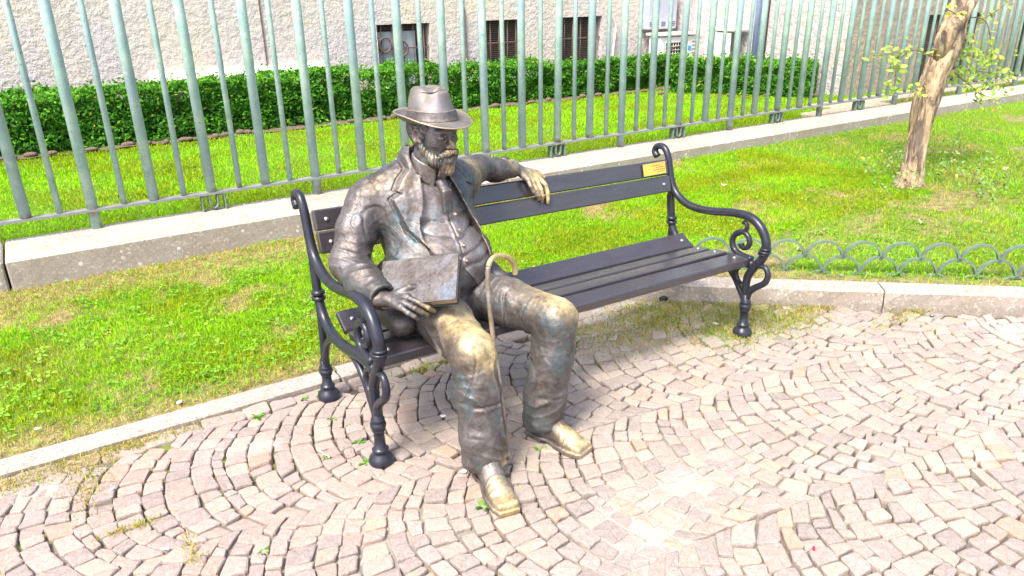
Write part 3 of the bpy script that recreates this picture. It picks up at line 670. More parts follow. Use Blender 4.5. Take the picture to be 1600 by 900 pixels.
# weeds in the joints: rosettes of long leaves
def weed(cx, cy, R_, n, base, label, up=.6):
    b = MB(); b.c = (1, 1, 1); z0 = -.01
    for i in range(n):
        a = 2*pi*i/n*1.0+rng.normal(0, .4); L_ = R_*rng.uniform(.55, 1.1); e = rng.uniform(.25, up+.3); w_ = L_*rng.uniform(.13, .2); u = np.array([cos(a), sin(a)]); v = np.array([-u[1], u[0]])
        col = np.array(base)*rng.uniform(.7, 1.3); b.c = tuple(col); V = []
        for t, ww in ((0, .25), (.35, .8), (.7, 1.), (1, .0)):
            c = u*L_*t; z = z0+L_*e*(t-.45*t*t)*1.5
            V += [(c[0]+v[0]*w_*ww, c[1]+v[1]*w_*ww, z+.004*ww), (c[0], c[1], z-.001), (c[0]-v[0]*w_*ww, c[1]-v[1]*w_*ww, z+.004*ww)]
        b.add(V, [(3*i_+k_, 3*i_+k_+1, 3*i_+k_+4, 3*i_+k_+3) for i_ in range(3) for k_ in range(2)], True)
    o = b.build('weed', M['leaf'], None, (cx, cy, 0)); return tag(o, label, 'weed', 'weeds growing in the paving')
GW = (.10, .30, .015)
for (px, py, R_, n, lb) in ((572, 722, .035, 12, 'leafy green weed hard against the foot of the front left bench leg'), (560, 690, .03, 9, 'small weed just behind the front left bench leg'), (757, 792, .040, 14, 'bright green weed sprouting beside the toe of the nearer bronze shoe'),
        (845, 702, .028, 10, 'small weed under the sole edge of the farther bronze shoe'), (404, 650, .035, 12, 'green weed clump in the paving near the kerb, left of the bench'), (500, 618, .028, 9, 'fine weed at the foot of the rear left bench leg'), (520, 655, .025, 9, 'little weed in the cobbles between the two left bench legs'),
        (548, 668, .022, 8, 'tiny weed in the joint nearer the front left bench leg'), (673, 670, .022, 10, 'small yellow-green weed alone on the paving under the seat'), (652, 690, .017, 8, 'tiny yellowish tuft on the worn paving behind the near shoe'), (475, 622, .022, 8, 'weed at the kerb edge beside the rear left bench leg'),
        (412, 860, .020, 7, 'small weed in a joint at the bottom edge, left of centre'), (965, 893, .016, 6, 'tiny pale weed on the paving at the bottom centre'), (510, 715, .02, 7, 'low weed left of the front left bench leg')):
    p = gnd(px, py); weed(p[0], p[1], R_, n, GW if 'yellow' not in lb else (.25, .30, .03), lb)

# litter
def litter(nm, px, py, lb, mk, z=0.):
    p = gnd(px, py, z); o = mk(); o.location = (p[0], p[1], z+.006 if z else .004); o.rotation_euler = (0, 0, rng.uniform(0, 6)); tag(o, lb, {'cigarette_butt': 'cigarette butt', 'bottle_cap': 'bottle cap'}.get(nm, nm.replace('_', ' ')))
butt = lambda: MB().tube([(-.012, 0, .003), (.012, 0, .003)], .0038, 8).build('cigarette_butt', M['paper'])
cap = lambda: MB().lathe([(.011, 0), (.012, .004), (.0115, .006), (.009, .0065)], n=12).build('bottle_cap', M['steel'])
def scrap():
    V = [(cos(a)*rng.uniform(.006, .02), sin(a)*rng.uniform(.006, .016), rng.uniform(0, .006)) for a in np.linspace(0, 2*pi, 8)[:-1]]; return MB().add(V+[(0, 0, .006)], [(i, (i+1) % 7, 7) for i in range(7)]).build('paper_scrap', M['paper'])
litter('cigarette_butt', 176, 767, 'white cigarette butt lying in a mossy joint near the kerb', butt); litter('cigarette_butt', 259, 860, 'white cigarette butt by a straw tuft at bottom left', butt)
litter('cigarette_butt', 812, 762, 'orange-tipped butt lying beside the near bronze shoe', lambda: MB().tube([(-.012, 0, .003), (.012, 0, .003)], .0038, 8).build('cigarette_butt', M['bronze_gold']))
litter('bottle_cap', 1456, 494, 'bottle cap on the cobbles below the right kerb', cap); litter('bottle_cap', 1314, 432, 'pale bottle cap on the soil in front of the hoop edging', cap, .07); litter('bottle_cap', 1530, 427, 'bottle cap on the soil at the right end of the hoop edging', cap, .07)
litter('paper_scrap', 281, 631, 'white paper scrap on the bare soil by the kerb', scrap, .01); litter('paper_scrap', 725, 738, 'crumpled white paper beside the near trouser leg', scrap); litter('paper_scrap', 692, 652, 'tiny white scrap on the paving under the seat', scrap); litter('paper_scrap', 60, 672, 'small pale scrap in the grass at the left edge', scrap, .02)
litter('paper_scrap', 1118, 507, 'white scrap in the dry grass beside the front right bench leg', scrap); litter('dry_leaf', 505, 713, 'pale dry twig-like leaf on the cobbles left of the front left bench leg', lambda: MB().tube([(-.03, 0, .004), (-.01, .004, .006), (0, 0, .006), (.02, .012, .005), (.034, .008, .004)], .0025, 5).build('dry_leaf', M['cream']))
litter('red_scrap', 1271, 860, 'bright red plastic scrap stuck in a cobble joint', lambda: MB().box((-.006, -.003, 0), (.006, .003, .008)).build('red_scrap', M['red'])); litter('petal', 537, 758, 'dark pink petal on the cobbles near the front left leg', lambda: MB().ball((0, 0, .002), (.006, .004, .002), 5).build('petal', M['red']))
litter('petal', 214, 771, 'small magenta petal on a cobble near the left kerb', lambda: MB().ball((0, 0, .002), (.005, .003, .002), 5).build('petal', M['red']))
LEAFLB = ['brown fallen leaf on the grass right of the tree foot', 'fallen leaf left of the trunk close to the low wall', 'fallen leaf on the grass between the trunk and the right edge', 'pale fallen leaf on the lawn just right of the bench back end', 'dry leaf on the back lawn behind the railing bars',
 'fallen leaf on the lawn above the right armrest', 'pale leaf in the worn patch left of the tree foot', 'fallen leaf on the far right lawn near the edge of view', 'dry leaf at the foot of the low wall behind the brass plaque', 'dry leaf above the hoop edging, directly below the tree']
xs = [(1525, 300), (1420, 232), (1490, 252), (1130, 290), (1150, 172), (1250, 388), (1350, 305), (1570, 262), (1080, 268), (1440, 345)]
for i, (px, py) in enumerate(xs):
    p = gnd(px, py, .1); z = float(lawn_z(np.array([p[0]]), np.array([p[1]]))[0]) if py != 172 else .1
    b = MB(); a = rng.uniform(0, 6); V = [(.03*cos(t)*(.5+.5*abs(cos(t))), .016*sin(t), .012+.008*cos(2*t)) for t in np.linspace(0, 2*pi, 9)[:-1]]; b.add(V+[(0, 0, .006)], [(k, (k+1) % 8, 8) for k in range(8)])
    o = b.build('fallen_leaf', M['cream'] if i % 2 else M['bronze_leaf'] if 'bronze_leaf' in M else M['twig']); o.location = (p[0], p[1], z+.012); o.rotation_euler = (rng.normal(0, .3), rng.normal(0, .3), a)
    tag(o, LEAFLB[i], 'leaf', 'dry leaves fallen on the lawns')

# ---- hoop edging behind the raised kerb
hb = empty('hoop_edging', (3.5, 2.5, .05)); tag(hb, 'low faded green garden edging of overlapping metal hoops behind the right kerb', 'garden edging')
HP = .206; OFF = .33
def hoop(s, z0, r, zs=1.0):
    c = KA+KD*s+KN*OFF; n = 15; V = []
    for i in range(n):
        a = pi*i/(n-1); 
        for rr in (r, r-.012):
            for dn in (-.012, .012):
                q = c+KD*(-cos(a)*rr)+KN*dn; V.append((q[0], q[1], z0+sin(a)*rr*1.02*zs))
    F = []
    for a, b_ in ((0, 1), (1, 3), (3, 2), (2, 0)): F += [(i*4+a, (i+1)*4+a, (i+1)*4+b_, i*4+b_) for i in range(n-1)]
    F += [(0, 1, 3, 2), (4*(n-1)+2, 4*(n-1)+3, 4*(n-1)+1, 4*(n-1))]
    return MB().add(V, F, False).build('hoop', M['hoop'], hb)
for i in range(0, 26):
    s = i*HP-.06; hoop(s, .158, .106); hoop(s+HP/2, .072, .106)
    hoop(s, -.02, .104)
keep(hb)

# ---- hedges
def hedge(label, x0, x1, y0, y1, z0, z1, n, parent_group, slope=0.):
    base = np.array([(x0+x1)/2, (y0+y1)/2, 0.]); root = empty('hedge', tuple(base)); tag(root, label, 'hedge', parent_group)
    L_, W_, H_ = (x1-x0), (y1-y0), (z1-z0)
    # shell-biased sampling
    u = rng.random(n); v = rng.random(n); w_ = rng.random(n); face = rng.random(n); dpt = rng.beta(1.1, 3.2, n)*.16
    P = np.empty((n, 3)); P[:, 0] = x0+u*L_; P[:, 1] = y0+v*W_; P[:, 2] = z0+w_*H_
    f = face < .52; P[f, 1] = y0+dpt[f]; t = (face >= .52) & (face < .84); P[t, 2] = z1-dpt[t]*.9; e = (face >= .84) & (face < .9); P[e, 0] = x0+dpt[e]; e = (face >= .9) & (face < .95); P[e, 0] = x1-dpt[e]
    bk = face >= .95; P[bk, 1] = y1-dpt[bk]
    nz = fbm2(P[:, 0], P[:, 2]*1.6+P[:, 1], 3.2, 13, 4); P[:, 1] -= nz*.13*(P[:, 1] < (y0+y1)/2); P[:, 2] += (fbm2(P[:, 0], P[:, 1], 2.6, 17)*.11-slope*ramp01(P[:, 0], 3.4, 8.5))*((P[:, 2]-z0)/H_)
    sp = rng.random(n) < .07; P[sp & t, 2] += rng.uniform(.01, .09, (sp & t).sum())
    keepm = ((noise3(P, 7., 4) > -.42) | (rng.random(n) < .25)) & (P[:, 2] > z0+.04+.05*fbm2(P[:, 0], P[:, 1], 3, 19)); P = P[keepm]; n = len(P)
    nrm = np.zeros((n, 3)); nrm[:, 1] = -.8; nrm[:, 2] = .7; nrm += rng.normal(0, .75, (n, 3)); nrm /= np.linalg.norm(nrm, axis=1)[:, None]
    a = rng.normal(0, 1, (n, 3)); a -= nrm*(a*nrm).sum(1)[:, None]; a /= np.linalg.norm(a, axis=1)[:, None]; b_ = np.cross(nrm, a)
    l = rng.uniform(.015, .032, n)[:, None]; q = np.empty((n, 4, 3)); q[:, 0] = P-a*l; q[:, 1] = P+b_*l*.48; q[:, 2] = P+a*l; q[:, 3] = P-b_*l*.48+nrm*l*.1
    c = gcol(n, (.042, .16, .010), .45); hgt = ((P[:, 2]-z0)/H_)[:, None]; new = (rng.random(n)[:, None] < .12+.30*(hgt > .85)); c = np.where(new, np.array([(.12, .32, .02)])*rng.uniform(.8, 1.25, (n, 1)), c); c = np.where(rng.random(n)[:, None] < .012, np.array([(.4, .38, .05)]), c)
    ob = link('foliage', mesh_np('foliage', q.reshape(-1, 3)-base, np.arange(n*4).reshape(-1, 4), cols=np.repeat(c, 4, 0)), M['leaf'], root); ob['kind'] = 'stuff'
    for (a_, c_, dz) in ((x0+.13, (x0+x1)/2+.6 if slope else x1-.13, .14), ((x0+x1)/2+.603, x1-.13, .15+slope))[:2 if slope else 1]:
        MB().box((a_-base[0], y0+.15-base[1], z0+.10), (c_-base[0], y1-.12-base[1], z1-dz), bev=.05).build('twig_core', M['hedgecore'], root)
    x = x0+.2
    k_ = 0
    while x < x1 and k_ < 60:
        MB().tube([(x-base[0], y0+.22-base[1], z0-.06), (x-base[0]+rng.normal(0, .02), y0+.2-base[1], z0+.25)], [.013, .008], 6).build('stem', M['twig'], root); x += rng.uniform(.14, .24); k_ += 1
    return root
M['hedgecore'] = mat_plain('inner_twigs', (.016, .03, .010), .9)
h1 = hedge('long clipped box hedge along the pale building, full width of the left lawn', -3.2, 9.0, 9.0, 9.62, .06, .672, 105000, 'clipped hedges', .13)
h2 = hedge('shorter darker hedge right of the air conditioner, in front of the cabinet', 0, 2.05, -.28, .28, .06, .575, 24000, 'clipped hedges')
h2.rotation_euler = (0, 0, math.atan2(-1.62, 1.05)); h2.location = (9.08, 7.80, 0)
p = h1.children
# bare soil strip with stones under the hedges
so = grid('hedge_soil', -4, 10, 8.80, 10, .08, lambda x, y: .10+.025*fbm2(x, y, 4, 23), M['soilrock']); setting(so)
for i in range(34):
    x = rng.uniform(-1, 9.6); c = (x, 8.84+rng.normal(0, .03), .12) if x < 7.6 else (x, 8.84-(x-7.6)*1.05+rng.normal(0, .03), .11)
    MB().ball((0, 0, 0), (rng.uniform(.03, .09), .04, rng.uniform(.02, .04)), 6).build('edging_stone', M['soilrock'], so, c)

# ---- leaning tree with peeling bark and young shoots
TB = gnd(1418, 288, .09); tr = empty('tree', tuple(TB)); tag(tr, 'leaning tree with peeling bark and thin leafy shoots on the right lawn', 'tree')
YT = float(TB[1])
cl_ = [(at(1418, 290, YT), .118), (at(1424, 272, YT), .105), (at(1430, 245, YT), .090), (at(1437, 210, YT), .086), (at(1446, 165, YT), .096), (at(1459, 120, YT), .098), (at(1472, 88, YT), .112), (at(1482, 60, YT), .112), (at(1492, 32, YT), .098), (at(1503, 0, YT), .092), (at(1512, -45, YT), .085), (at(1500, -110, YT), .08), (at(1512, -180, YT), .075), (at(1496, -260, YT), .06), (at(1508, -340, YT), .04)]
Cc = crom([c[0] for c in cl_], 7); Rr = crom([(c[1]*.86, 0, 0) for c in cl_], 7)[:, 0]; Rr[:6] *= np.linspace(1.35, 1.0, 6); NR = 34
V = []; ax1 = np.array([.87, -.49, 0]); ax2 = np.array([.49, .87, 0])
for i, (c, r) in enumerate(zip(Cc, Rr)):
    for k in range(NR):
        a = 2*pi*k/NR; h_ = i*.045; d = noise3(np.array([[cos(a+h_*.25)*1.4, sin(a+h_*.25)*1.4, h_*.45]]), 1.6, 3)[0]*.28+noise3(np.array([[cos(a+h_*.3)*3, sin(a+h_*.3)*3, h_*.8]]), 2.2, 5)[0]*.16
        d += .12*max(0, cos(3*a+h_*1.2))-.10*max(0, cos(2*a-h_*.8+1))**4; q = c+(ax1*cos(a)+ax2*sin(a))*r*(.92+d); V.append(q-TB)
nC = len(Cc); F = [(i*NR+k, i*NR+(k+1) % NR, (i+1)*NR+(k+1) % NR, (i+1)*NR+k) for i in range(nC-1) for k in range(NR)]
MB().add(V, F, True).build('trunk', M['bark'], tr)
MB().tube([at(1466, 92, YT)-TB, at(1482, 55, YT-.05)-TB, at(1508, 15, YT-.06)-TB, at(1535, -30, YT-.02)-TB, at(1560, -110, YT)-TB], [.05, .058, .055, .045, .03], 14).build('limb', M['bark'], tr)
def shoot(pts, n, lr, base, spread, yel=.05, leafp=None, th=.006, lab='twig'):
    n = int(n*.72)
    P = crom(pts, 5)-TB; tw = MB().tube(P, np.linspace(th, th*.35, len(P)), 5).build('twig', M['twig'], tr)
    t = rng.random(n)**.8; idx = (t*(len(P)-1)); i0 = idx.astype(int).clip(0, len(P)-2); f = (idx-i0)[:, None]; Q = P[i0]*(1-f)+P[i0+1]*f+rng.normal(0, spread, (n, 3))
    nrm = rng.normal(0, .6, (n, 3))+np.array([-.2, -.5, .9]); nrm /= np.linalg.norm(nrm, axis=1)[:, None]; a = rng.normal(0, 1, (n, 3)); a -= nrm*(a*nrm).sum(1)[:, None]; a /= np.linalg.norm(a, axis=1)[:, None]; b_ = np.cross(nrm, a)
    l = (lr*rng.uniform(.6, 1.2, n))[:, None]; q = np.empty((n, 6, 3)); q[:, 0] = Q-a*l; q[:, 1] = Q-a*l*.3+b_*l*.5; q[:, 2] = Q+a*l*.5+b_*l*.4; q[:, 3] = Q+a*l; q[:, 4] = Q+a*l*.5-b_*l*.4; q[:, 5] = Q-a*l*.3-b_*l*.5
    c = gcol(n, base, .35, yel); i = np.arange(n)[:, None]*6
    o = link('leaves', mesh_np('leaves', q.reshape(-1, 3), np.concatenate([i+np.array([[0, 1, 2, 3]]), i+np.array([[0, 3, 4, 5]])]), cols=np.repeat(c, 6, 0)), M['leaf'], tw); o['kind'] = 'stuff'
YG = (.30, .42, .07); BG = (.10, .22, .06)
Y_ = YT
for pts, n, sp in (([at(1456, 88, Y_), at(1430, 78, Y_-.05), at(1400, 82, Y_-.1), at(1365, 88, Y_-.1)], 60, .035), ([at(1420, 80, Y_-.1), at(1402, 100, Y_-.1), at(1396, 150, Y_-.1)], 70, .03), ([at(1415, 160, Y_), at(1428, 140, Y_), at(1440, 145, Y_)], 30, .03),
                   ([at(1490, 100, Y_), at(1515, 85, Y_), at(1540, 82, Y_), at(1565, 95, Y_)], 150, .055), ([at(1492, 105, Y_), at(1520, 110, Y_+.1), at(1550, 115, Y_+.1), at(1575, 130, Y_)], 190, .06), ([at(1490, 112, Y_), at(1512, 130, Y_), at(1530, 145, Y_), at(1545, 152, Y_)], 130, .05),
                   ([at(1492, 98, Y_), at(1505, 75, Y_), at(1512, 60, Y_)], 60, .035), ([at(1500, 30, Y_), at(1530, 28, Y_), at(1545, 45, Y_), at(1550, 100, Y_)], 45, .03), ([at(1535, 30, Y_), at(1560, 15, Y_), at(1590, -10, Y_)], 45, .035), ([at(1480, 15, Y_-.1), at(1490, 20, Y_-.12), at(1500, 30, Y_-.12)], 24, .03)):
    shoot(pts, n, .026, YG, sp, .10)
for k_ in range(34):                                              # pale suckers at the foot
    cx, cy = (1395+rng.normal(0, 22), 265+rng.normal(0, 18)) if k_ % 3 == 0 else ((1540+rng.normal(0, 30), 270+rng.normal(0, 22)) if k_ % 3 == 1 else (1465+rng.normal(0, 40), 245+rng.normal(0, 20)))
    p = gnd(cx, cy+20, .09); shoot([p, p+np.array([rng.normal(0, .04), rng.normal(0, .04), .09]), p+np.array([rng.normal(0, .08), rng.normal(0, .08), .18])], 26, .017, (.17, .29, .08), .045, .06, th=.003)
top = Cc[-1]
for k_ in range(9):
    a = k_*2.4; e = top+np.array([cos(a)*.5, sin(a)*.4, .25+.1*(k_ % 3)]); shoot([Cc[-1-k_*3], (Cc[-1-k_*3]+e)/2+np.array([0, 0, .12]), e], 130, .03, YG, .12, .06, th=.014)

#@@BENCH
# ================================================================== BENCH
BO = np.array([.80, 2.18, 0.]); bench = empty('park_bench', tuple(BO)); tag(bench, 'long dark slatted park bench with scrolled cast iron sides carrying the bronze man', 'bench')
BXL, BXR = .80, 2.72
def bwarp(V):
    V = np.array(V, float); V[:, 2] *= 1-.050*np.clip((V[:, 0]-BXL)/(BXR-BXL), 0, 1); return V-BO
def bbuild(b, name, mat, parent=bench):
    b.V = [tuple(v) for v in bwarp(b.V)]; o = b.build(name, mat, parent); 
    return o
def yz(x, P, k=6): return crom([(x, p[0], p[1]) for p in P], k)
for x in (BXL, BXR):
    b = MB()
    P = yz(x, [(2.745, .62), (2.732, .54), (2.712, .45), (2.66, .383), (2.56, .352), (2.42, .362), (2.285, .388), (2.16, .392)]); b.tube(P, np.interp(np.linspace(0, 1, len(P)), [0, .3, .8, 1], [.014, .020, .022, .018]), 10)
    b.tube(yz(x, [(2.775, .83), (2.755, .74), (2.73, .60), (2.715, .48), (2.72, .34), (2.738, .15)]), .0165, 10)
    for z_, y_ in ((.492, 2.716), (.468, 2.716)): b.tube([(x, y_, z_-.012), (x, y_, z_-.005), (x, y_, z_+.005), (x, y_, z_+.012)], [.017, .028, .028, .017], 12)
    P = yz(x, [(2.56, .345), (2.63, .315), (2.69, .262), (2.728, .19), (2.74, .13)]); b.tube(P, .0155, 10)
    P = yz(x, [(2.43, .360), (2.34, .345), (2.27, .295), (2.225, .235), (2.195, .19)]); b.tube(P, .0145, 10)
    P = yz(x, [(2.10, .475), (2.118, .43), (2.15, .385), (2.185, .32), (2.19, .25), (2.183, .19)]); b.tube(P, np.linspace(.021, .019, len(P)), 10)
    P = yz(x, [(2.13, .395), (2.092, .395), (2.072, .362), (2.085, .318), (2.13, .28), (2.165, .245), (2.178, .21)]); b.tube(P, np.linspace(.012, .019, len(P)), 10)
    P = yz(x, [(2.19, .375), (2.232, .362), (2.258, .325), (2.245, .283), (2.21, .255), (2.19, .22)]); b.tube(P, np.linspace(.010, .015, len(P)), 10)
    bbuild(b, 'side_frame', M['iron'])
    b = MB(); P = yz(x, [(2.852, .812), (2.872, .835), (2.862, .862), (2.832, .872), (2.80, .864), (2.775, .83), (2.758, .77), (2.738, .70), (2.70, .64), (2.63, .600), (2.54, .588), (2.43, .600), (2.31, .622), (2.21, .624), (2.145, .590), (2.108, .535), (2.100, .485)], 7)
    b.tube(P, np.interp(np.linspace(0, 1, len(P)), [0, .1, .3, .6, .85, 1], [.020, .017, .018, .021, .022, .021]), 12)
    for dz in (.490, .476, .462): b.tube([(x, 2.102+(.49-dz)*.3, dz-.006), (x, 2.102+(.49-dz)*.3, dz-.003), (x, 2.102+(.49-dz)*.3, dz+.003), (x, 2.102+(.49-dz)*.3, dz+.006)], [.022, .030, .030, .022] if dz == .476 else [.02, .0265, .0265, .02], 14)
    ar = bbuild(b, 'armrest', M['iron'])
    b = MB(); P = yz(x, [(2.175, .415), (2.235, .417), (2.282, .435), (2.300, .478), (2.282, .52), (2.245, .540), (2.212, .528), (2.196, .496), (2.208, .468), (2.235, .460), (2.247, .478)], 6); b.tube(P, np.interp(np.linspace(0, 1, len(P)), [0, .4, .9, 1], [.018, .014, .013, .017]), 10)
    P = yz(x, [(2.288, .512), (2.258, .532), (2.228, .550), (2.222, .575), (2.236, .592), (2.248, .584)], 5); b.tube(P, np.linspace(.014, .009, len(P)), 8); bbuild(b, 'scroll', M['iron'])
    leg = lambda y, s: [(.001, -.005), (.043, -.005), (.046, .006), (.046, .018), (.040, .030), (.030, .040), (.026, .048), (.030, .052), (.031, .058), (.027, .063), (.0215, .066), (.0195, .10), (.019, .132*s), (.024, .135*s), (.025, .141*s), (.021, .146*s), (.0285, .152*s), (.0295, .160*s), (.0285, .168*s), (.021, .173*s), (.0255, .178*s), (.0255, .185*s), (.020, .190*s), (.021, .225*s)]
    b = MB(); b.lathe(leg(0, 1), (x, 2.182, 0), 18); bbuild(b, 'leg', M['iron'])
    b = MB(); b.lathe(leg(0, .80), (x, 2.742, 0), 18); bbuild(b, 'leg', M['iron'])
def slat(p0, p1, th, label=None):
    "slat between the front/top edge p0=(y,z) and back edge p1 of its upper face"
    a = np.array(p0, float); c = np.array(p1, float); u = c-a; L_ = np.linalg.norm(u); u /= L_; n = np.array([-u[1], u[0]]); 
    if n[1] < 0 or (abs(u[1]) > .9 and n[0] > 0): n = -n
    R = np.array([[1, 0, 0], [0, u[0], n[0]], [0, u[1], n[1]]]); b = MB(); b.box((BXL+.028, 0, -th), (BXR-.028, L_, 0), R, (0, a[0], a[1]), .0050)
    o = bbuild(b, 'slat', M['wood'])
    for xx in (BXL+.075, BXR-.075):
        b = MB(); c_ = a+u*L_*.5; 
        for rr, hh0, hh1 in ((.0105, 0, .002), (.0095, .002, .0045), (.005, .0045, .006)):
            b.tube([(xx, *(c_+n*hh0)), (xx, *(c_+n*hh1))], [rr, rr*.8], 10)
        b.V = [tuple(v) for v in bwarp(b.V)]; b.build('bolt', M['steel'], o)
    return o
slat((2.165, .425), (2.264, .428), .040); slat((2.300, .423), (2.374, .419), .034); slat((2.408, .409), (2.484, .402), .034); slat((2.516, .392), (2.603, .444), .030)
up = slat((2.729, .7375), (2.749, .817), .032); slat((2.701, .650), (2.722, .7345), .032)
# brass plate with a few worn lines of engraving
zf = 1-.05*(2.588-BXL)/(BXR-BXL)
Rm = np.array([[1, 0, 0], [0, .257, -.966], [0, .966, .257]]); pc = np.array([2.588, 2.7335, .779*zf])
b = MB(); b.box((-.075, -.030, .004), (.075, .030, .0065), Rm, pc-BO, .0008); pl = b.build('brass_plaque', M['brass'], bench); pl['label'] = 'small brass plaque with worn engraved lines'
b = MB()
for r_, (n_, x0) in enumerate(((5, -.018), (4, .008), (6, -.010), (3, .018))):
    x = x0
    for w__ in range(n_):
        L_ = rng.uniform(.006, .013); b.box((x, .014-r_*.0105, .0066), (min(x+L_, .070), .0175-r_*.0105, .0071), Rm, pc-BO); x += L_+.0035
b.build('engraving', M['ink'], pl)
b = MB(); b.tube([(BXL, 2.36, .335), (BXL+.10, 2.30, .330), (BXL+.20, 2.27, .372)], .013, 8); bbuild(b, 'brace', M['iron'])
b = MB(); b.tube([(BXR, 2.36, .335), (BXR-.10, 2.30, .330), (BXR-.20, 2.27, .372)], .013, 8); bbuild(b, 'brace', M['iron'])

#@@STATUE
# ================================================================== BRONZE MAN (signed-distance sculpting, meshed by surface nets)
f32 = np.float32
def smin(a, b, k): h = np.clip(.5+.5*(b-a)/k, 0, 1); return b*(1-h)+a*h-k*h*(1-h)
def smax(a, b, k): return -smin(-a, -b, k)
def cone(P, a, b, ra, rb):
    a = np.array(a, f32); b = np.array(b, f32); ba = b-a; pa = P-a; h = np.clip(pa@ba/(ba@ba), 0, 1); return np.linalg.norm(pa-h[:, None]*ba, axis=1)-(ra+(rb-ra)*h)
def chain(P, pts, k=.01):
    d = None
    for p, q in zip(pts[:-1], pts[1:]):
        e = cone(P, p[:3], q[:3], p[3], q[3]); d = e if d is None else smin(d, e, k)
    return d
def ell(P, c, r, R=None):
    q = P-np.array(c, f32)
    if R is not None: q = q@R
    r = np.array(r, f32); k0 = np.linalg.norm(q/r, axis=1); k1 = np.linalg.norm(q/(r*r), axis=1); return k0*(k0-1)/np.maximum(k1, 1e-6)
def rbox(P, c, h, R=None, r=.005):
    q = P-np.array(c, f32)
    if R is not None: q = q@R
    q = np.abs(q)-(np.array(h, f32)-r); return np.linalg.norm(np.maximum(q, 0), axis=1)+np.minimum(q.max(1), 0)-r
def sdf_mesh(f, lo, hi, h, B=10):
    lo = np.array(lo, float); hi = np.array(hi, float); n = np.ceil((hi-lo)/(h*B)).astype(int); S = n*B+3
    g = np.stack(np.meshgrid(*[np.arange(k) for k in n], indexing='ij'), -1).reshape(-1, 3); c = lo+(g+.5)*h*B
    d = np.concatenate([f(c[i:i+60000].astype(f32)) for i in range(0, len(c), 60000)]); act = g[np.abs(d) < h*B*.87*1.25+.016]
    loc = np.stack(np.meshgrid(*[np.arange(B+1)]*3, indexing='ij'), -1).reshape(-1, 3); cid, cpos, quads = [], [], []
    key = lambda q: (q[:, 0].astype(np.int64)*S[1]+q[:, 1])*S[2]+q[:, 2]
    corners = np.array([[i, j, k] for i in (0, 1) for j in (0, 1) for k in (0, 1)]); E_ = [(a, b) for a in range(8) for b in range(a+1, 8) if bin(a ^ b).count('1') == 1]
    for s in range(0, len(act), 80):
        A = act[s:s+80]; G = A[:, None, :]*B+loc[None]; W = f((lo+G.reshape(-1, 3)*h).astype(f32)).reshape(len(A), B+1, B+1, B+1); ins = W < 0
        cnt = sum(ins[:, i:i+B, j:j+B, k:k+B].astype(np.int8) for i in (0, 1) for j in (0, 1) for k in (0, 1)); bi, ci, cj, ck = np.nonzero((cnt > 0) & (cnt < 8))
        if len(bi):
            base = A[bi]*B+np.stack([ci, cj, ck], 1); vals = np.stack([W[bi, ci+o[0], cj+o[1], ck+o[2]] for o in corners], 1); acc = np.zeros((len(bi), 3)); m_ = np.zeros(len(bi))
            for a, b in E_:
                va, vb = vals[:, a], vals[:, b]; x = (va < 0) != (vb < 0); t = np.where(x, va/np.where(x, va-vb, 1), 0)[:, None]; acc += np.where(x[:, None], corners[a]*(1-t)+corners[b]*t, 0); m_ += x
            cid.append(key(base+1)); cpos.append(lo+(base+acc/m_[:, None])*h)
        for ax in range(3):
            o = [0, 0, 0]; o[ax] = 1; w0 = W[:, :B, :B, :B] < 0; w1 = W[:, o[0]:B+o[0], o[1]:B+o[1], o[2]:B+o[2]] < 0; bi, ci, cj, ck = np.nonzero(w0 != w1)
            if not len(bi): continue
            base = A[bi]*B+np.stack([ci, cj, ck], 1)+1; u = [0, 0, 0]; v = [0, 0, 0]; u[(ax+1) % 3] = 1; v[(ax+2) % 3] = 1; u = np.array(u); v = np.array(v)
            q = np.stack([key(base), key(base-u), key(base-u-v), key(base-v)], 1); fl = w1[bi, ci, cj, ck]; q[fl] = q[fl][:, ::-1]; quads.append(q)
    cid = np.concatenate(cid); cpos = np.concatenate(cpos); cid, ix = np.unique(cid, return_index=True); cpos = cpos[ix]; Q = np.concatenate(quads)
    I = np.searchsorted(cid, Q).clip(0, len(cid)-1); ok = (cid[I] == Q).all(1); return cpos, I[ok]
SO = np.array([1.17, 2.40, .43]); statue = empty('bronze_statue', tuple(SO)); tag(statue, 'bronze statue of a bearded man in hat and suit seated on the bench', 'statue')
def part(name, f, lo, hi, h, mat, parent=statue, wear=None, label=None, base=None):
    V, Q = sdf_mesh(f, lo, hi, h); wr = np.clip(sum(a*np.exp(-((V-np.array(c))**2).sum(1)/(r*r)) for c, r, a in wear), 0, 1) if wear else np.zeros(len(V))
    o = link(name, mesh_np(name, V-SO, Q, smooth=True, fl=wr), mat, parent)
    if label: o['label'] = label
    return o
NZ = lambda P, s, sd, sc=(1, 1, 1): noise3(P*np.array(sc, f32), s, sd)

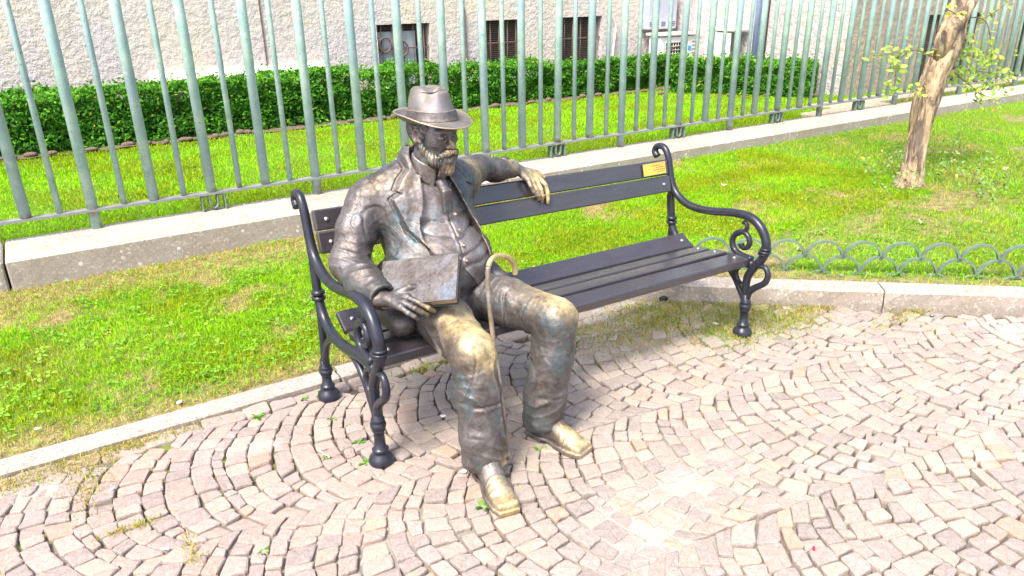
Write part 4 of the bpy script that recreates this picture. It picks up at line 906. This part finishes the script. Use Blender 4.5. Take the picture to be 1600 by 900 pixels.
# ---- torso and its clothes
def torso(P):
    d = ell(P, (1.17, 2.43, .51), (.185, .150, .12)); d = smin(d, ell(P, (1.185, 2.375, .64), (.190, .150, .15)), .07); d = smin(d, ell(P, (1.175, 2.48, .80), (.180, .118, .17)), .08)
    d = smin(d, cone(P, (1.01, 2.515, .885), (1.345, 2.52, .895), .062, .062), .07); d = smin(d, cone(P, (1.185, 2.50, .97), (1.185, 2.50, .86), .055, .10), .06); d = smin(d, cone(P, (1.185, 2.50, 1.00), (1.03, 2.515, .915), .050, .052), .04); d = smin(d, cone(P, (1.185, 2.50, 1.00), (1.33, 2.52, .925), .050, .052), .04); return d
ARMR = [(.965, 2.52, .888, .070), (.900, 2.485, .79, .066), (.845, 2.435, .692, .064), (.850, 2.32, .655, .057), (.868, 2.225, .630, .047)]
ARML = [(1.385, 2.535, .900, .066), (1.47, 2.63, .905, .054), (1.555, 2.715, .890, .049), (1.66, 2.745, .862, .044), (1.765, 2.765, .850, .036)]
_fc = [None, None, None]
def folds(P, c, ax, wl, amp, R):
    if _fc[0] is not P: _fc[:] = [P, NZ(P, 8, 4.), NZ(P, 7, 3.)]
    ax = np.array(ax, float); ax /= np.linalg.norm(ax); q = P-np.array(c, f32); s = q@ax.astype(f32); r = np.exp(-(q*q).sum(1)/(R*R))*np.clip(.55+.9*_fc[1], .05, 1.2)
    w_ = (1-np.abs(np.sin(s*pi/(wl*1.35)+3.4*_fc[2]+c[0]*40)))**1.6; return -amp*1.15*r*w_+amp*.3*r
    ax = np.array(ax, float); ax /= np.linalg.norm(ax); q = P-np.array(c, f32); s = q@ax.astype(f32); r = np.exp(-(q*q).sum(1)/(R*R)); return -amp*r*(1-np.abs(np.sin(s*pi/wl+2.2*NZ(P, 9, 3.))))**1.5*1.6+amp*.5*r
def creases(P, s, sd): n = NZ(P, s, sd, (1, 1, .7)); m_ = np.clip(NZ(P, 6, sd+1)*2.2+.45, 0, 1); return (.0042*np.exp(-(n/.10)**2)-.0022*np.exp(-((n-.2)/.12)**2))*m_
XL = ([.50, .58, .66, .72, .80, .90, .96, 1.0], [1.02, 1.05, 1.095, 1.082, 1.080, 1.110, 1.130, 1.145]); XR = ([.50, .58, .66, .74, .80, .88, .95, 1.0], [1.35, 1.352, 1.342, 1.332, 1.312, 1.280, 1.250, 1.235])
def sleeve_r(P): return chain(P, ARMR, .03)
def sleeve_l(P): return chain(P, ARML, .03)
def jacket(P):
    z = P[:, 2]; x = P[:, 0]; y = P[:, 1]; xl = np.interp(z, *XL).astype(f32); xr = np.interp(z, *XR).astype(f32)
    d = torso(P)-.016
    # skirts of the coat, resting on the seat either side of the hips
    d = smin(d, chain(P, [(.985, 2.45, .60, .05), (.955, 2.36, .52, .062), (.955, 2.26, .490, .050)], .03), .05); d = smin(d, chain(P, [(1.36, 2.46, .62, .05), (1.385, 2.40, .54, .055), (1.40, 2.30, .545, .035)], .03), .045)
    body = d; front = (y < 2.515)
    # lapels: a raised layer with a crisp edge and a notch
    lwR = np.interp(z, [.74, .79, .85, .905, .925, .933, .97, 1.0], [0, .030, .066, .096, .070, .088, .072, .05]); lwL = lwR*.85
    lr = np.clip((x-(xl-lwR))/.004, 0, 1)*np.clip((xl+.02-x)/.01, 0, 1); ll = np.clip(((xr+lwL)-x)/.004, 0, 1)*np.clip((x-xr+.02)/.01, 0, 1)
    roll = .006*np.clip(1-np.abs(x-xl-.0)/.02, 0, 1)
    gr = np.exp(-((x-(xl-lwR)+.005)/.005)**2)+np.exp(-((x-(xr+lwL)-.005)/.005)**2)
    body = body-(.0150*np.maximum(lr, ll)-.0055*gr*(lwR > .01))*front*(z > .74)-roll*front*(z > .55)
    # pocket flap / side folds
    for c, a, w_, am, R in (((1.02, 2.27, .70), (.6, 0, 1), .045, .007, .11), ((.98, 2.42, .78), (1, .2, .25), .040, .008, .10), ((.95, 2.36, .56), (1, .3, .6), .045, .010, .12), ((1.38, 2.40, .72), (.9, 0, 1), .04, .007, .10), ((1.03, 2.42, .90), (1, 0, -.3), .05, .005, .08)): body = body+folds(P, c, a, w_, am, R)
    ins = np.minimum(np.minimum(x-xl-.006*NZ(P, 14, 5), xr-x), 2.515-y); body = smax(body, ins, .007)
    neck = cone(P, (1.185, 2.47, .90), (1.187, 2.425, 1.09), .074, .068); body = smax(body, -neck, .006)
    a = sleeve_r(P)-.004
    for c, ax, w_, am, R in (((.84, 2.43, .70), (.15, .35, 1), .026, .010, .085), ((.90, 2.49, .80), (.3, .1, 1), .034, .008, .09), ((.855, 2.28, .65), (0, 1, .3), .028, .007, .08), ((.96, 2.50, .88), (1, 0, .4), .032, .006, .07)): a = a+folds(P, c, ax, w_, am, R)
    b = sleeve_l(P)-.004
    for c, ax, w_, am, R in (((1.56, 2.71, .89), (1, .5, 0), .026, .009, .09), ((1.70, 2.75, .86), (1, .1, .3), .024, .006, .07), ((1.43, 2.58, .90), (.7, .6, .4), .03, .007, .07)): b = b+folds(P, c, ax, w_, am, R)
    # shoulder seam ridge of each sleeve
    a = a-.003*np.exp(-((P[:, 0]-.985+.25*(z-.88))/.006)**2)*np.clip((z-.82)/.05, 0, 1); b = b-.0045*np.exp(-((P[:, 0]-1.40)/.006)**2)*(z > .84)
    # open cuffs
    d = smin(body, a, .022); d = smin(d, b, .022)
    d = smax(d, -cone(P, (.872, 2.20, .624), (.880, 2.14, .612), .039, .039), .004); d = smax(d, -cone(P, (1.745, 2.764, .852), (1.80, 2.768, .845), .029, .029), .004)
    cutR = (P-np.array((.868, 2.212, .626), f32))@np.array((.15, -.96, -.25), f32); cutL = (P-np.array((1.765, 2.765, .850), f32))@np.array((.98, .1, -.15), f32)
    nr = np.linalg.norm(P-np.array((.87, 2.2, .625), f32), axis=1) < .09; nl = np.linalg.norm(P-np.array((1.78, 2.77, .845), f32), axis=1) < .08
    d = np.where(nr, smax(d, cutR, .005), d); d = np.where(nl, smax(d, cutL, .005), d)
    d = d+.0035*NZ(P, 11, 1, (1, 1, .6))+.0022*NZ(P, 34, 2)+.0008*NZ(P, 90, 4)+creases(P, 13, 5)*(.35+.35*np.clip((1.02-x)/.12, 0, 1)+.35*np.clip((x-1.38)/.1, 0, 1)); return d*.85
def vest(P):
    z = P[:, 2]; x = P[:, 0]; y = P[:, 1]; xm = 1.203+.012*np.sin(z*9); d = torso(P)-.004
    d = d+.0035*np.exp(-((x-xm)/.004)**2)-.0025*np.exp(-((x-xm+.010)/.006)**2)     # overlapping edge
    for zb in (.885, .835, .785, .735, .685, .635): d = smin(d, np.linalg.norm((P-np.stack([xm+.010+0*z, np.interp(np.full_like(z, zb), [.6, .7, .8, .9], [2.224, 2.232, 2.300, 2.372]).astype(f32), np.full_like(z, zb)], 1))*np.array((1, .6, 1), f32), axis=1)-.0070, .004)
    for zc, am in ((.70, .006), (.755, .007), (.805, .005), (.655, .005)): d = d+am*np.exp(-((z-zc-.10*np.abs(x-xm)-.006*NZ(P, 18, 6))/.009)**2)*np.clip(1.3-abs(0)*0, 0, 1)
    v = .915+np.abs(x-xm)*.95; d = smax(d, -(v*0+np.where(z > .9, (z-v)*-1, 1.)), .001) if False else d
    d = d-.006*np.exp(-((z-v+.022)/.004)**2)-.004*((z-v+.022) > 0)*(z > .80); d = smax(d, z-v, .004); low = .600+.06*np.clip(1-np.abs(x-xm)/.05, -1, 1); d = smax(d, low-z-.0, .006)
    d = smax(d, y-2.50, .01); d = smax(d, np.maximum(1.0-x, x-1.44), .01); return (d+.0018*NZ(P, 30, 8)+.0025*NZ(P, 12, 9))*.85
def shirt(P):
    z = P[:, 2]; x = P[:, 0]; d = torso(P)+.002; d = smin(d, cone(P, (1.185, 2.47, .92), (1.187, 2.43, 1.02), .056, .050), .03); d = smax(d, P[:, 1]-2.50, .01); d = smax(d, np.abs(x-1.2)-.12, .01)
    knot = cone(P, (1.200, 2.372, .945), (1.203, 2.352, .915), .020, .016); tie = rbox(P, (1.204, 2.345, .885), (.020, .012, .045), r=.008); d = smin(d, smin(knot, tie, .01), .004)
    return (smax(d, .56-z, .01)+.0015*NZ(P, 40, 3))*.9
def collar(P):
    z = P[:, 2]; base = cone(P, (1.187, 2.47, .93), (1.192, 2.430, 1.05), .074, .062); q = P-np.array((1.187, 2.45, .985), f32); ang = np.arctan2(q[:, 0], -q[:, 1])
    sh = np.abs(base)-.0045; a = np.abs(ang-.02); lowz = np.interp(a, [0, .16, .55, 1.0, 3.2], [.99, .93, .945, .960, .975]); topz = np.interp(a, [0, .12, .5, 1.4, 3.2], [.955, .995, 1.018, 1.045, 1.055])
    return smax(smax(sh, lowz-z, .003), z-topz, .003)*.9
WJ = [((.99, 2.45, .955), .05, .08), ((1.40, 2.54, .96), .06, .7), ((1.08, 2.42, .96), .03, .2), ((1.74, 2.76, .87), .04, .7), ((1.42, 2.53, .86), .05, .5)]
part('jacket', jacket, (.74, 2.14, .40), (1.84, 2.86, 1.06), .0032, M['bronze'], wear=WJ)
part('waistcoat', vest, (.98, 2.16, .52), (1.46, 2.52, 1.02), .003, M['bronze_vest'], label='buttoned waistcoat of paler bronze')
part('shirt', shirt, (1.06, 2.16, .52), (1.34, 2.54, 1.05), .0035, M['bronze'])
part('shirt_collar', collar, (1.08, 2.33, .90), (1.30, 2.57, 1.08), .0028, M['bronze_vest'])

# ---- trousers, shoes
LR = [(1.085, 2.40, .500, .098), (1.085, 2.17, .498, .090), (1.083, 1.975, .455, .078)]; SR = [(1.083, 1.972, .452, .078), (1.076, 1.93, .33, .077), (1.070, 1.905, .18, .079), (1.066, 1.895, .085, .078)]
LL = [(1.275, 2.41, .500, .098), (1.365, 2.20, .495, .088), (1.448, 2.00, .478, .080)]; SL_ = [(1.448, 1.998, .474, .080), (1.430, 1.99, .34, .078), (1.398, 1.99, .18, .080), (1.385, 1.99, .085, .080)]
def trousers(P):
    d = ell(P, (1.18, 2.42, .50), (.19, .14, .11)); r = smin(chain(P, LR, .03), chain(P, SR, .02), .022); l = smin(chain(P, LL, .03), chain(P, SL_, .02), .022)
    for c, ax, w_, am, R in (((1.09, 2.0, .39), (.5, .5, 1), .036, .014, .10), ((1.05, 2.05, .42), (.2, -.6, 1), .034, .012, .09), ((1.07, 1.9, .14), (.15, .1, 1), .034, .013, .09), ((1.08, 2.3, .53), (.6, 1, .2), .036, .009, .11), ((1.07, 1.92, .28), (.8, 0, .5), .06, .007, .12)): r = r+folds(P, c, ax, w_, am, R)
    for c, ax, w_, am, R in (((1.42, 2.04, .40), (-.4, .5, 1), .036, .015, .11), ((1.40, 2.12, .44), (-.3, .9, 1), .034, .011, .09), ((1.39, 1.98, .13), (-.3, 0, 1), .032, .014, .09), ((1.30, 2.32, .55), (-.4, 1, .3), .036, .010, .11), ((1.43, 1.97, .28), (.9, 0, .7), .06, .008, .12)): l = l+folds(P, c, ax, w_, am, R)
    # pressed crease down the front of each leg
    r = r-.004*np.exp(-((P[:, 0]-1.112-.02*NZ(P, 5, 2))/.006)**2)*(P[:, 1] < 1.93)*(P[:, 2] < .44)
    d = smin(d, smin(r, l, .03), .03); d = smax(d, P[:, 2]-.64, .01); d = smax(d, .062+.010*NZ(P, 9, 7)+.10*(np.clip(P[:, 1]-1.93, -.05, .05)*-.5)-P[:, 2], .006)
    d = smax(d, -smin(cone(P, (1.066, 1.895, .0), (1.066, 1.895, .12), .060, .055), cone(P, (1.385, 1.99, .0), (1.385, 1.99, .12), .062, .055), .001), .005)
    return (d+.003*NZ(P, 12, 11)+.0022*NZ(P, 36, 12)+.0008*NZ(P, 90, 4)+creases(P, 12, 6))*.82
WT = [((1.10, 1.95, .53), .07, 1.), ((1.10, 2.06, .56), .07, .7), ((1.47, 1.97, .56), .06, 1.), ((1.46, 2.08, .57), .07, .7), ((1.42, 2.2, .58), .06, .35), ((1.12, 1.89, .46), .05, .6), ((1.52, 1.96, .48), .05, .6), ((1.12, 1.83, .06), .05, .5)]
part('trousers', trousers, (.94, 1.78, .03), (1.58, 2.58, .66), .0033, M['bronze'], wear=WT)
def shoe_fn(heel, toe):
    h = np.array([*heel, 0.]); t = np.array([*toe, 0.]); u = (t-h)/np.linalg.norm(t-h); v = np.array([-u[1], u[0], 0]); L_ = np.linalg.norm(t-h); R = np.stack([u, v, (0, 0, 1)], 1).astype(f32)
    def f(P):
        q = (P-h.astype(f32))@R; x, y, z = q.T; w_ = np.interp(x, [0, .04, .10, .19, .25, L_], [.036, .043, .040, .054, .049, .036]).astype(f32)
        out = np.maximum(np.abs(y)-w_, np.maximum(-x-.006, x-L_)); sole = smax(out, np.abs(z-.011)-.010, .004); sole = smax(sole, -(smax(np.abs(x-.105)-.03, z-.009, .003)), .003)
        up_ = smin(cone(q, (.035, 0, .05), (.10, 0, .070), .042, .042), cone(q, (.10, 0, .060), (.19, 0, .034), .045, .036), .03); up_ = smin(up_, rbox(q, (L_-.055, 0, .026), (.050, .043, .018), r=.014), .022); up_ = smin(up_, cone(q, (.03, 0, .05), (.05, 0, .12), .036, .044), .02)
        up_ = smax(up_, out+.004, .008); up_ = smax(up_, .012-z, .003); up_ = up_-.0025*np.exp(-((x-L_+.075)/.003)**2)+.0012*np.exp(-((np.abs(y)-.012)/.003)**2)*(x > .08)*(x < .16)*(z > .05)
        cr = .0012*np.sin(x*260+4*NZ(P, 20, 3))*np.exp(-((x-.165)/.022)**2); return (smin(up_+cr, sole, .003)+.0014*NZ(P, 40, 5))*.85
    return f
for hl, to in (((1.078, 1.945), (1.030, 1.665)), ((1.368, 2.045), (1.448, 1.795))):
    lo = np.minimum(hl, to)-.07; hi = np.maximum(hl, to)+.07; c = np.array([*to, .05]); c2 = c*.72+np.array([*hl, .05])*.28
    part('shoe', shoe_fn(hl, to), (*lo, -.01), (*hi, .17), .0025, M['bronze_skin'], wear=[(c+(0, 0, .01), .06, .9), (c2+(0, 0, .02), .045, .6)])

# ---- head frame
HC = np.array([1.190, 2.400, 1.125]); hf = np.array([.25, -.95, -.13]); hf /= np.linalg.norm(hf); hs = np.cross(hf, (0, 0, 1.)); hs = -hs/np.linalg.norm(hs); hu = np.cross(hs, hf) 
if hu[2] < 0: hu = -hu
HR = np.stack([hs, hf, hu], 1).astype(f32)          # local axes: side, forward, up
def loc(P): return (P-HC.astype(f32))@HR
def head(P):
    q = loc(P); q = np.stack([np.abs(q[:, 0]), q[:, 1], q[:, 2]], 1); s = lambda c, r: np.linalg.norm(q-np.array(c, f32), axis=1)-r
    d = ell(q, (0, -.012, .022), (.073, .092, .088)); d = smin(d, ell(q, (0, .030, -.040), (.052, .056, .066)), .03); d = smin(d, s((.041, .056, -.010), .021), .022)
    d = smin(d, cone(q, (0, .082, .026), (.040, .066, .024), .0125, .011), .012)
    d = smax(d, -(s((.030, .094, .004), .0165)), .010); d = smin(d, ell(q, (.030, .0745, .004), (.0135, .0115, .0105)), .003)
    d = smin(d, cone(q, (.018, .0855, .011), (.043, .072, .010), .0038, .0032), .003); d = smin(d, cone(q, (.018, .0845, -.006), (.042, .070, -.007), .0036, .003), .003)
    d = smin(d, cone(q, (0, .083, .016), (0, .106, -.020), .0085, .0125), .009); d = smin(d, s((.0115, .096, -.026), .0088), .006); d = smax(d, -s((.0065, .103, -.034), .0035), .003)
    d = smin(d, ell(q, (0, .090, -.056), (.020, .010, .006)), .005); d = smin(d, s((0, .072, -.092), .022), .02)
    e = ell(q, (.074, -.006, -.002), (.012, .019, .031)); e = smax(e, -ell(q, (.084, -.002, .003), (.009, .011, .019)), .004); d = smin(d, e, .005)
    d = smax(d, -(cone(q, (.027, .098, -.030), (.046, .080, -.052), .0035, .003)), .006)
    for i in range(3): d = d+.0022*np.exp(-((q[:, 2]-.001+.010*i-.25*(q[:, 0]-.05))/.0022)**2)*np.exp(-((q[:, 0]-.050)/.010)**2)*(q[:, 1] > .03)
    return d+.0012*NZ(P, 70, 2)
def hands_pts(T): return T
YH = .08
def fpts(seq, rs): return [(*at(px, py, y), r) for (px, py, y), r in zip(seq, rs)]
FR_ = [.0115, .0105, .0098, .0082]
R_f = [fpts([(640, 457, 2.17), (662, 465, 2.13), (677, 469, 2.11), (690, 474, 2.12)], FR_), fpts([(637, 465, 2.15), (656, 474, 2.11), (669, 481, 2.09), (678, 486, 2.10)], FR_), fpts([(632, 473, 2.13), (648, 482, 2.09), (659, 488, 2.08), (667, 492, 2.09)], [.0108, .010, .0092, .008]), fpts([(626, 480, 2.12), (638, 489, 2.09), (647, 494, 2.08), (653, 498, 2.09)], [.010, .009, .0083, .0072])]
R_t = fpts([(620, 460, 2.19), (640, 449, 2.17), (655, 449, 2.16), (668, 452, 2.155)], [.017, .0125, .011, .0088])
L_f = [fpts([(843, 278, 2.75), (852, 289, 2.72), (856, 302, 2.708), (856, 317, 2.705)], FR_), fpts([(839, 283, 2.73), (845, 296, 2.705), (848, 306, 2.70), (847, 314, 2.705)], FR_), fpts([(832, 284, 2.72), (838, 296, 2.70), (842, 305, 2.695), (842, 311, 2.70)], [.0108, .010, .0092, .008]), fpts([(825, 281, 2.715), (829, 291, 2.695), (834, 300, 2.69), (838, 306, 2.69)], [.010, .009, .0083, .0072])]
L_t = fpts([(824, 268, 2.76), (840, 270, 2.765), (850, 278, 2.76), (858, 288, 2.755)], [.016, .0125, .0105, .0085])
WR, WL = np.array((.880, 2.195, .622)), np.array((1.775, 2.768, .850))
def hand(P, wr, F, T):
    d = cone(P, wr+(wr-np.array(F[1][0][:3]))*.5, wr, .026, .023)
    for f in F:
        k = np.array(f[0][:3]); d = smin(d, cone(P, wr, k, .019, .0125), .012)
    d = smin(d, cone(P, wr, T[0][:3], .02, .016), .01)
    for f in F: d = smin(d, chain(P, f, .0025), .0045); d = smin(d, np.linalg.norm(P-np.array(f[0][:3], f32)-np.array((0, 0, .002), f32), axis=1)-f[0][3]*1.08, .004)
    return smin(d, chain(P, T, .003), .006)+.0009*NZ(P, 70, 7)
def body(P):
    d = torso(P)+.012; d = smin(d, cone(P, (1.185, 2.48, .92), (1.190, 2.435, 1.07), .058, .054), .03); d = smin(d, chain(P, [(a, b, c, r-.022) for a, b, c, r in ARMR]+[(*WR, .023)], .01), .02); d = smin(d, chain(P, [(a, b, c, r-.018) for a, b, c, r in ARML]+[(*WL, .022)], .01), .02)
    d = smin(d, chain(P, [(a, b, c, r-.022) for a, b, c, r in LR+SR[1:]], .01), .02); d = smin(d, chain(P, [(a, b, c, r-.022) for a, b, c, r in LL+SL_[1:]], .01), .02)
    for (wr, F, T) in ((WR, R_f, R_t), (WL, L_f, L_t)):
        n = np.linalg.norm(P-wr.astype(f32), axis=1); k = n < .26
        if k.any(): d[k] = smin(d[k], hand(P[k], wr, F, T).astype(d.dtype), .006)
    n = np.linalg.norm(P-HC.astype(f32), axis=1); k = n < .24
    if k.any(): d[k] = smin(d[k], head(P[k]).astype(d.dtype), .012)
    return d*.9
LHc = np.array(L_f[1][0][:3])
part('body', body, (.78, 1.84, .03), (1.92, 2.85, 1.25), .0028, M['bronze_skin'], wear=[(LHc+(0, 0, .01), .06, .9), (np.array(L_f[0][2][:3]), .06, 1.), (np.array(L_t[2][:3]), .04, 1.), (np.array(R_f[1][2][:3]), .03, .35), (HC+hf*.115-hu*.02, .02, .25)], label='head, neck and hands of the bronze man')

def beard(P):
    q0 = loc(P); q = np.stack([np.abs(q0[:, 0]), q0[:, 1], q0[:, 2]], 1)
    d = chain(q, [(.067, .008, -.010, .009), (.061, .022, -.050, .014), (.044, .052, -.078, .019), (0, .074, -.090, .024)], .012)
    d = smin(d, cone(q, (0, .080, -.080), (0, .084, -.112), .031, .023), .014); d = smin(d, cone(q, (.022, .086, -.064), (.028, .070, -.080), .010, .013), .01)
    lip = ell(q, (0, .106, -.054), (.017, .014, .007)); d = smax(d, -lip, .004)
    ang = np.arctan2(q0[:, 0], q0[:, 1]-.02); st = np.sin(ang*42+6*NZ(q0, 22, 3)+q0[:, 2]*60)*np.sin(q0[:, 2]*120+ang*5+5*NZ(q0, 18, 8)); return (d+.0022*st+.0028*NZ(q0, 48, 5))*.7
def moustache(P):
    q0 = loc(P); q = np.stack([np.abs(q0[:, 0]), q0[:, 1], q0[:, 2]], 1); d = chain(q, [(.004, .106, -.041, .0085), (.020, .100, -.046, .0100), (.036, .086, -.058, .0085), (.043, .076, -.070, .006)], .006)
    return (d+.0018*np.sin(q0[:, 0]*520+q[:, 0]*q0[:, 2]*2500+4*NZ(q0, 40, 2)))*.75
def hair(P):
    q0 = loc(P); q = np.stack([np.abs(q0[:, 0]), q0[:, 1], q0[:, 2]], 1); d = ell(q, (0, -.014, .022), (.0785, .0965, .092)); d = smax(d, q[:, 1]-np.interp(q[:, 2], [-.06, -.01, .03, .1], [-.02, .022, .040, .055]), .004); d = smax(d, -.062-q[:, 2], .006); d = smax(d, -ell(q, (.078, -.006, -.006), (.02, .023, .034)), .003)
    d = smin(d, cone(q, (.070, .018, .02), (.070, .012, -.02), .008, .010), .008); return (d+.0022*np.sin(q0[:, 2]*260+q0[:, 1]*160+4*NZ(q0, 20, 3)))*.75
hb_ = lambda m_: (HC-np.array([.13, .13, .17]), HC+np.array([.14, .13, .14]))
part('beard', beard, *hb_(0), .0023, M['bronze_hair'], wear=[(HC+hf*.10-hu*.11, .03, .3), (HC-hs*.05+hf*.04-hu*.07, .03, .35)]); part('moustache', moustache, *hb_(0), .0022, M['bronze_hair'], wear=[(HC+hf*.11-hu*.05, .03, .5)]); part('hair', hair, *hb_(0), .0028, M['bronze_hair'])

# ---- hat: revolved outline pushed into a pinched, creased crown
def hatpt(t, a):
    ca, sa = cos(a), sin(a)                                     # a=0 is forward
    if t <= 1:                                                  # brim, rim inwards
        r = 1-t; A = .100+.050*r+(.004 if ca > 0 else 0); Bs = .088+.042*r; back = (1-ca)/2
        z = .046+(.036*back**1.3+.014*abs(sa)**3)*r**1.6-.010*max(0, ca)*r-.003*r
        return (Bs*sa, A*ca, z)
    u = t-1
    if u <= .72:
        k = u/.72; tp = 1-.20*k-.07*k**6-.015*sin(k*pi); A = .100*tp; Bs = .088*tp; z = .046+k*.100; pn = .014*k*math.exp(-((ca-.72)/.22)**2)*abs(sa)**.5*1.6
        return ((Bs-pn)*sa, A*ca-.010*k, z+.004*ca*k)
    k = (u-.72)/.28; rr = (1-k); e = math.sqrt(max(0, 1-(k)**2)) if False else rr
    rr = (1-k**1.5)**.8; A = .100*.73*rr; Bs = .088*.73*rr; x, y = Bs*sa, A*ca-.010; z = .146+.018*sin(min(1, k*1.6)*pi/2)
    crease = math.exp(-(x/.016)**2)*(.026+.012*(y+.01)/.08)*min(1, k*1.8); pinch = .014*sin(pi*min(1, k*1.2))*math.exp(-((y-.040)/.03)**2)*math.exp(-((abs(x)-.035)/.025)**2)
    front = .022*sin(pi*min(1, k*1.1))*math.exp(-((y-.048)/.022)**2)*math.exp(-(x/.03)**2)
    return (x, y, z-crease-pinch+front)
NA = 72; ts = list(np.linspace(0, 1, 12))+list(1+np.linspace(.02, .72, 18)[0:])+list(1.72+.28*np.linspace(.06, .97, 12)); V = []; F = []
for t in ts:
    for i in range(NA): V.append(hatpt(t, 2*pi*i/NA))
for j in range(len(ts)-1): F += [(j*NA+i, j*NA+(i+1) % NA, (j+1)*NA+(i+1) % NA, (j+1)*NA+i) for i in range(NA)]
F.append(tuple((len(ts)-1)*NA+i for i in range(NA)))
o0 = len(V)                                                    # underside of the brim
for r_ in (0, .012, .35, .7, 1.0):
    for i in range(NA):
        p = hatpt(r_, 2*pi*i/NA); V.append((p[0]*(.995 if r_ < .1 else 1), p[1]*(.995 if r_ < .1 else 1), p[2]-.0045))
for j in range(4): F += [(o0+j*NA+(i+1) % NA, o0+j*NA+i, o0+(j+1)*NA+i, o0+(j+1)*NA+(i+1) % NA) for i in range(NA)]
F += [((i+1) % NA, i, o0+i, o0+(i+1) % NA) for i in range(NA)]
HH = HC+hu*.0; _f = np.array([.25, -.95, .015]); _f /= np.linalg.norm(_f); _s = np.cross(_f, (0, 0, 1.)); _s = -_s/np.linalg.norm(_s)
_u = np.cross(_s, _f); _u = -_u if _u[2] < 0 else _u; _t = radians(-2); _s, _u = _s*cos(_t)+_u*sin(_t), _u*cos(_t)-_s*sin(_t); HT = np.stack([_s, _f, _u], 1)
def hw(V): return [tuple(HC+HT@(np.array(v)*np.array((1, 1, 1.)))-SO) for v in V]
b = MB(); b.add(hw(V), F, True); hat = b.build('hat', M['bronze_hat'], statue)
V = []; F = []
for j, (z, r) in enumerate(((.050, 1.0), (.050, 1.022), (.054, 1.028), (.078, 1.018), (.081, 1.028), (.083, 1.03), (.085, 1.012), (.085, .99))):
    k = (z-.046)/.100; tp = (1-.20*k-.07*k**6-.015*sin(k*pi))*r+.0
    for i in range(NA): a = 2*pi*i/NA; V.append((.088*tp*sin(a), .100*tp*cos(a)-.010*k, z+.0015*sin(a*3)))
for j in range(7): F += [(j*NA+i, j*NA+(i+1) % NA, (j+1)*NA+(i+1) % NA, (j+1)*NA+i) for i in range(NA)]
b = MB(); b.add(hw(V), F, True); b.build('hat_band', M['bronze_skin'], hat)

# ---- book under the near hand
TR_ = at(717, 395, 2.13); en = CR.T@np.array((-.25, -.45, -.86)); en /= np.linalg.norm(en); onp = lambda px, py: CC+(at(px, py, 2.)-CC)*((en@(TR_-CC))/(en@(at(px, py, 2.)-CC)))
TL, BR = onp(598, 408), onp(712, 468); eu = TR_-TL; Wb = np.linalg.norm(eu); eu /= Wb; ev = TR_-BR; ev -= eu*(ev@eu); Hb = np.linalg.norm(ev); ev /= Hb; en = np.cross(eu, ev); en = en if en@(CC-TL) > 0 else -en
BKO = TR_-eu*Wb/2-ev*Hb/2; Rb = np.stack([eu, ev, en], 1); book = empty('book', tuple(BKO-en*.04)); tag(book, 'closed bronze book held upright on the lap under the near hand', 'book'); off = en*.04
b = MB(); b.box((-Wb/2, -Hb/2, -.004), (Wb/2, Hb/2, 0), Rb, off, .0015); b.box((-Wb/2, -Hb/2, -.040), (Wb/2, Hb/2, -.036), Rb, off, .0015); b.box((-Wb/2, -Hb/2, -.036), (-Wb/2+.004, Hb/2, -.0042), Rb, off, .001); b.build('cover', M['bronze_book'], book)
b = MB(); b.box((-Wb/2+.0045, -Hb/2+.006, -.0355), (Wb/2-.007, Hb/2-.006, -.0045), Rb, off)
for i in range(9): b.box((-Wb/2+.0045, -Hb/2+.0058, -.0345+i*.0034), (Wb/2-.0065, Hb/2-.0055, -.0333+i*.0034), Rb, off)
b.build('pages', M['bronze_hair'], book)
b = MB()
for i in range(4):
    for k2 in range(5): x_ = Wb*.14+i*.016; y_ = -Hb*.26+k2*Hb*.11; b.box((x_, y_, .0002), (x_+.004, y_+Hb*rng.uniform(.04, .08), .0009), Rb, off)
b.build('title_relief', M['bronze_book'], book)

# ---- walking stick
P = crom([at(793, 716, 1.90), at(788, 655, 1.885), at(780, 594, 1.90), at(771, 530, 1.94), at(764, 470, 1.965), at(762, 430, 1.97), at(765, 410, 1.975), at(774, 401, 1.985), at(786, 400, 1.995), at(797, 404, 2.005), at(804, 415, 2.015), at(805, 428, 2.02)], 7)
P[:, 2] = np.maximum(P[:, 2], .0); so_ = P[0].copy(); ws = empty('walking_stick', tuple(so_)); tag(ws, 'slender bronze walking stick with a hooked handle, standing between the knees', 'walking stick')
nS = len(P); k_ = int(nS*.50); MB().tube(P[:k_+1]-so_, np.linspace(.0075, .0088, k_+1), 12).build('shaft', M['bronze_cane'], ws); MB().tube(P[k_:]-so_, np.linspace(.0088, .0098, nS-k_), 12).build('handle', M['bronze_gold'], ws)
MB().tube([P[0]-so_, P[0]-so_+np.array([0, 0, .03])], .011, 10).build('ferrule', M['bronze'], ws)
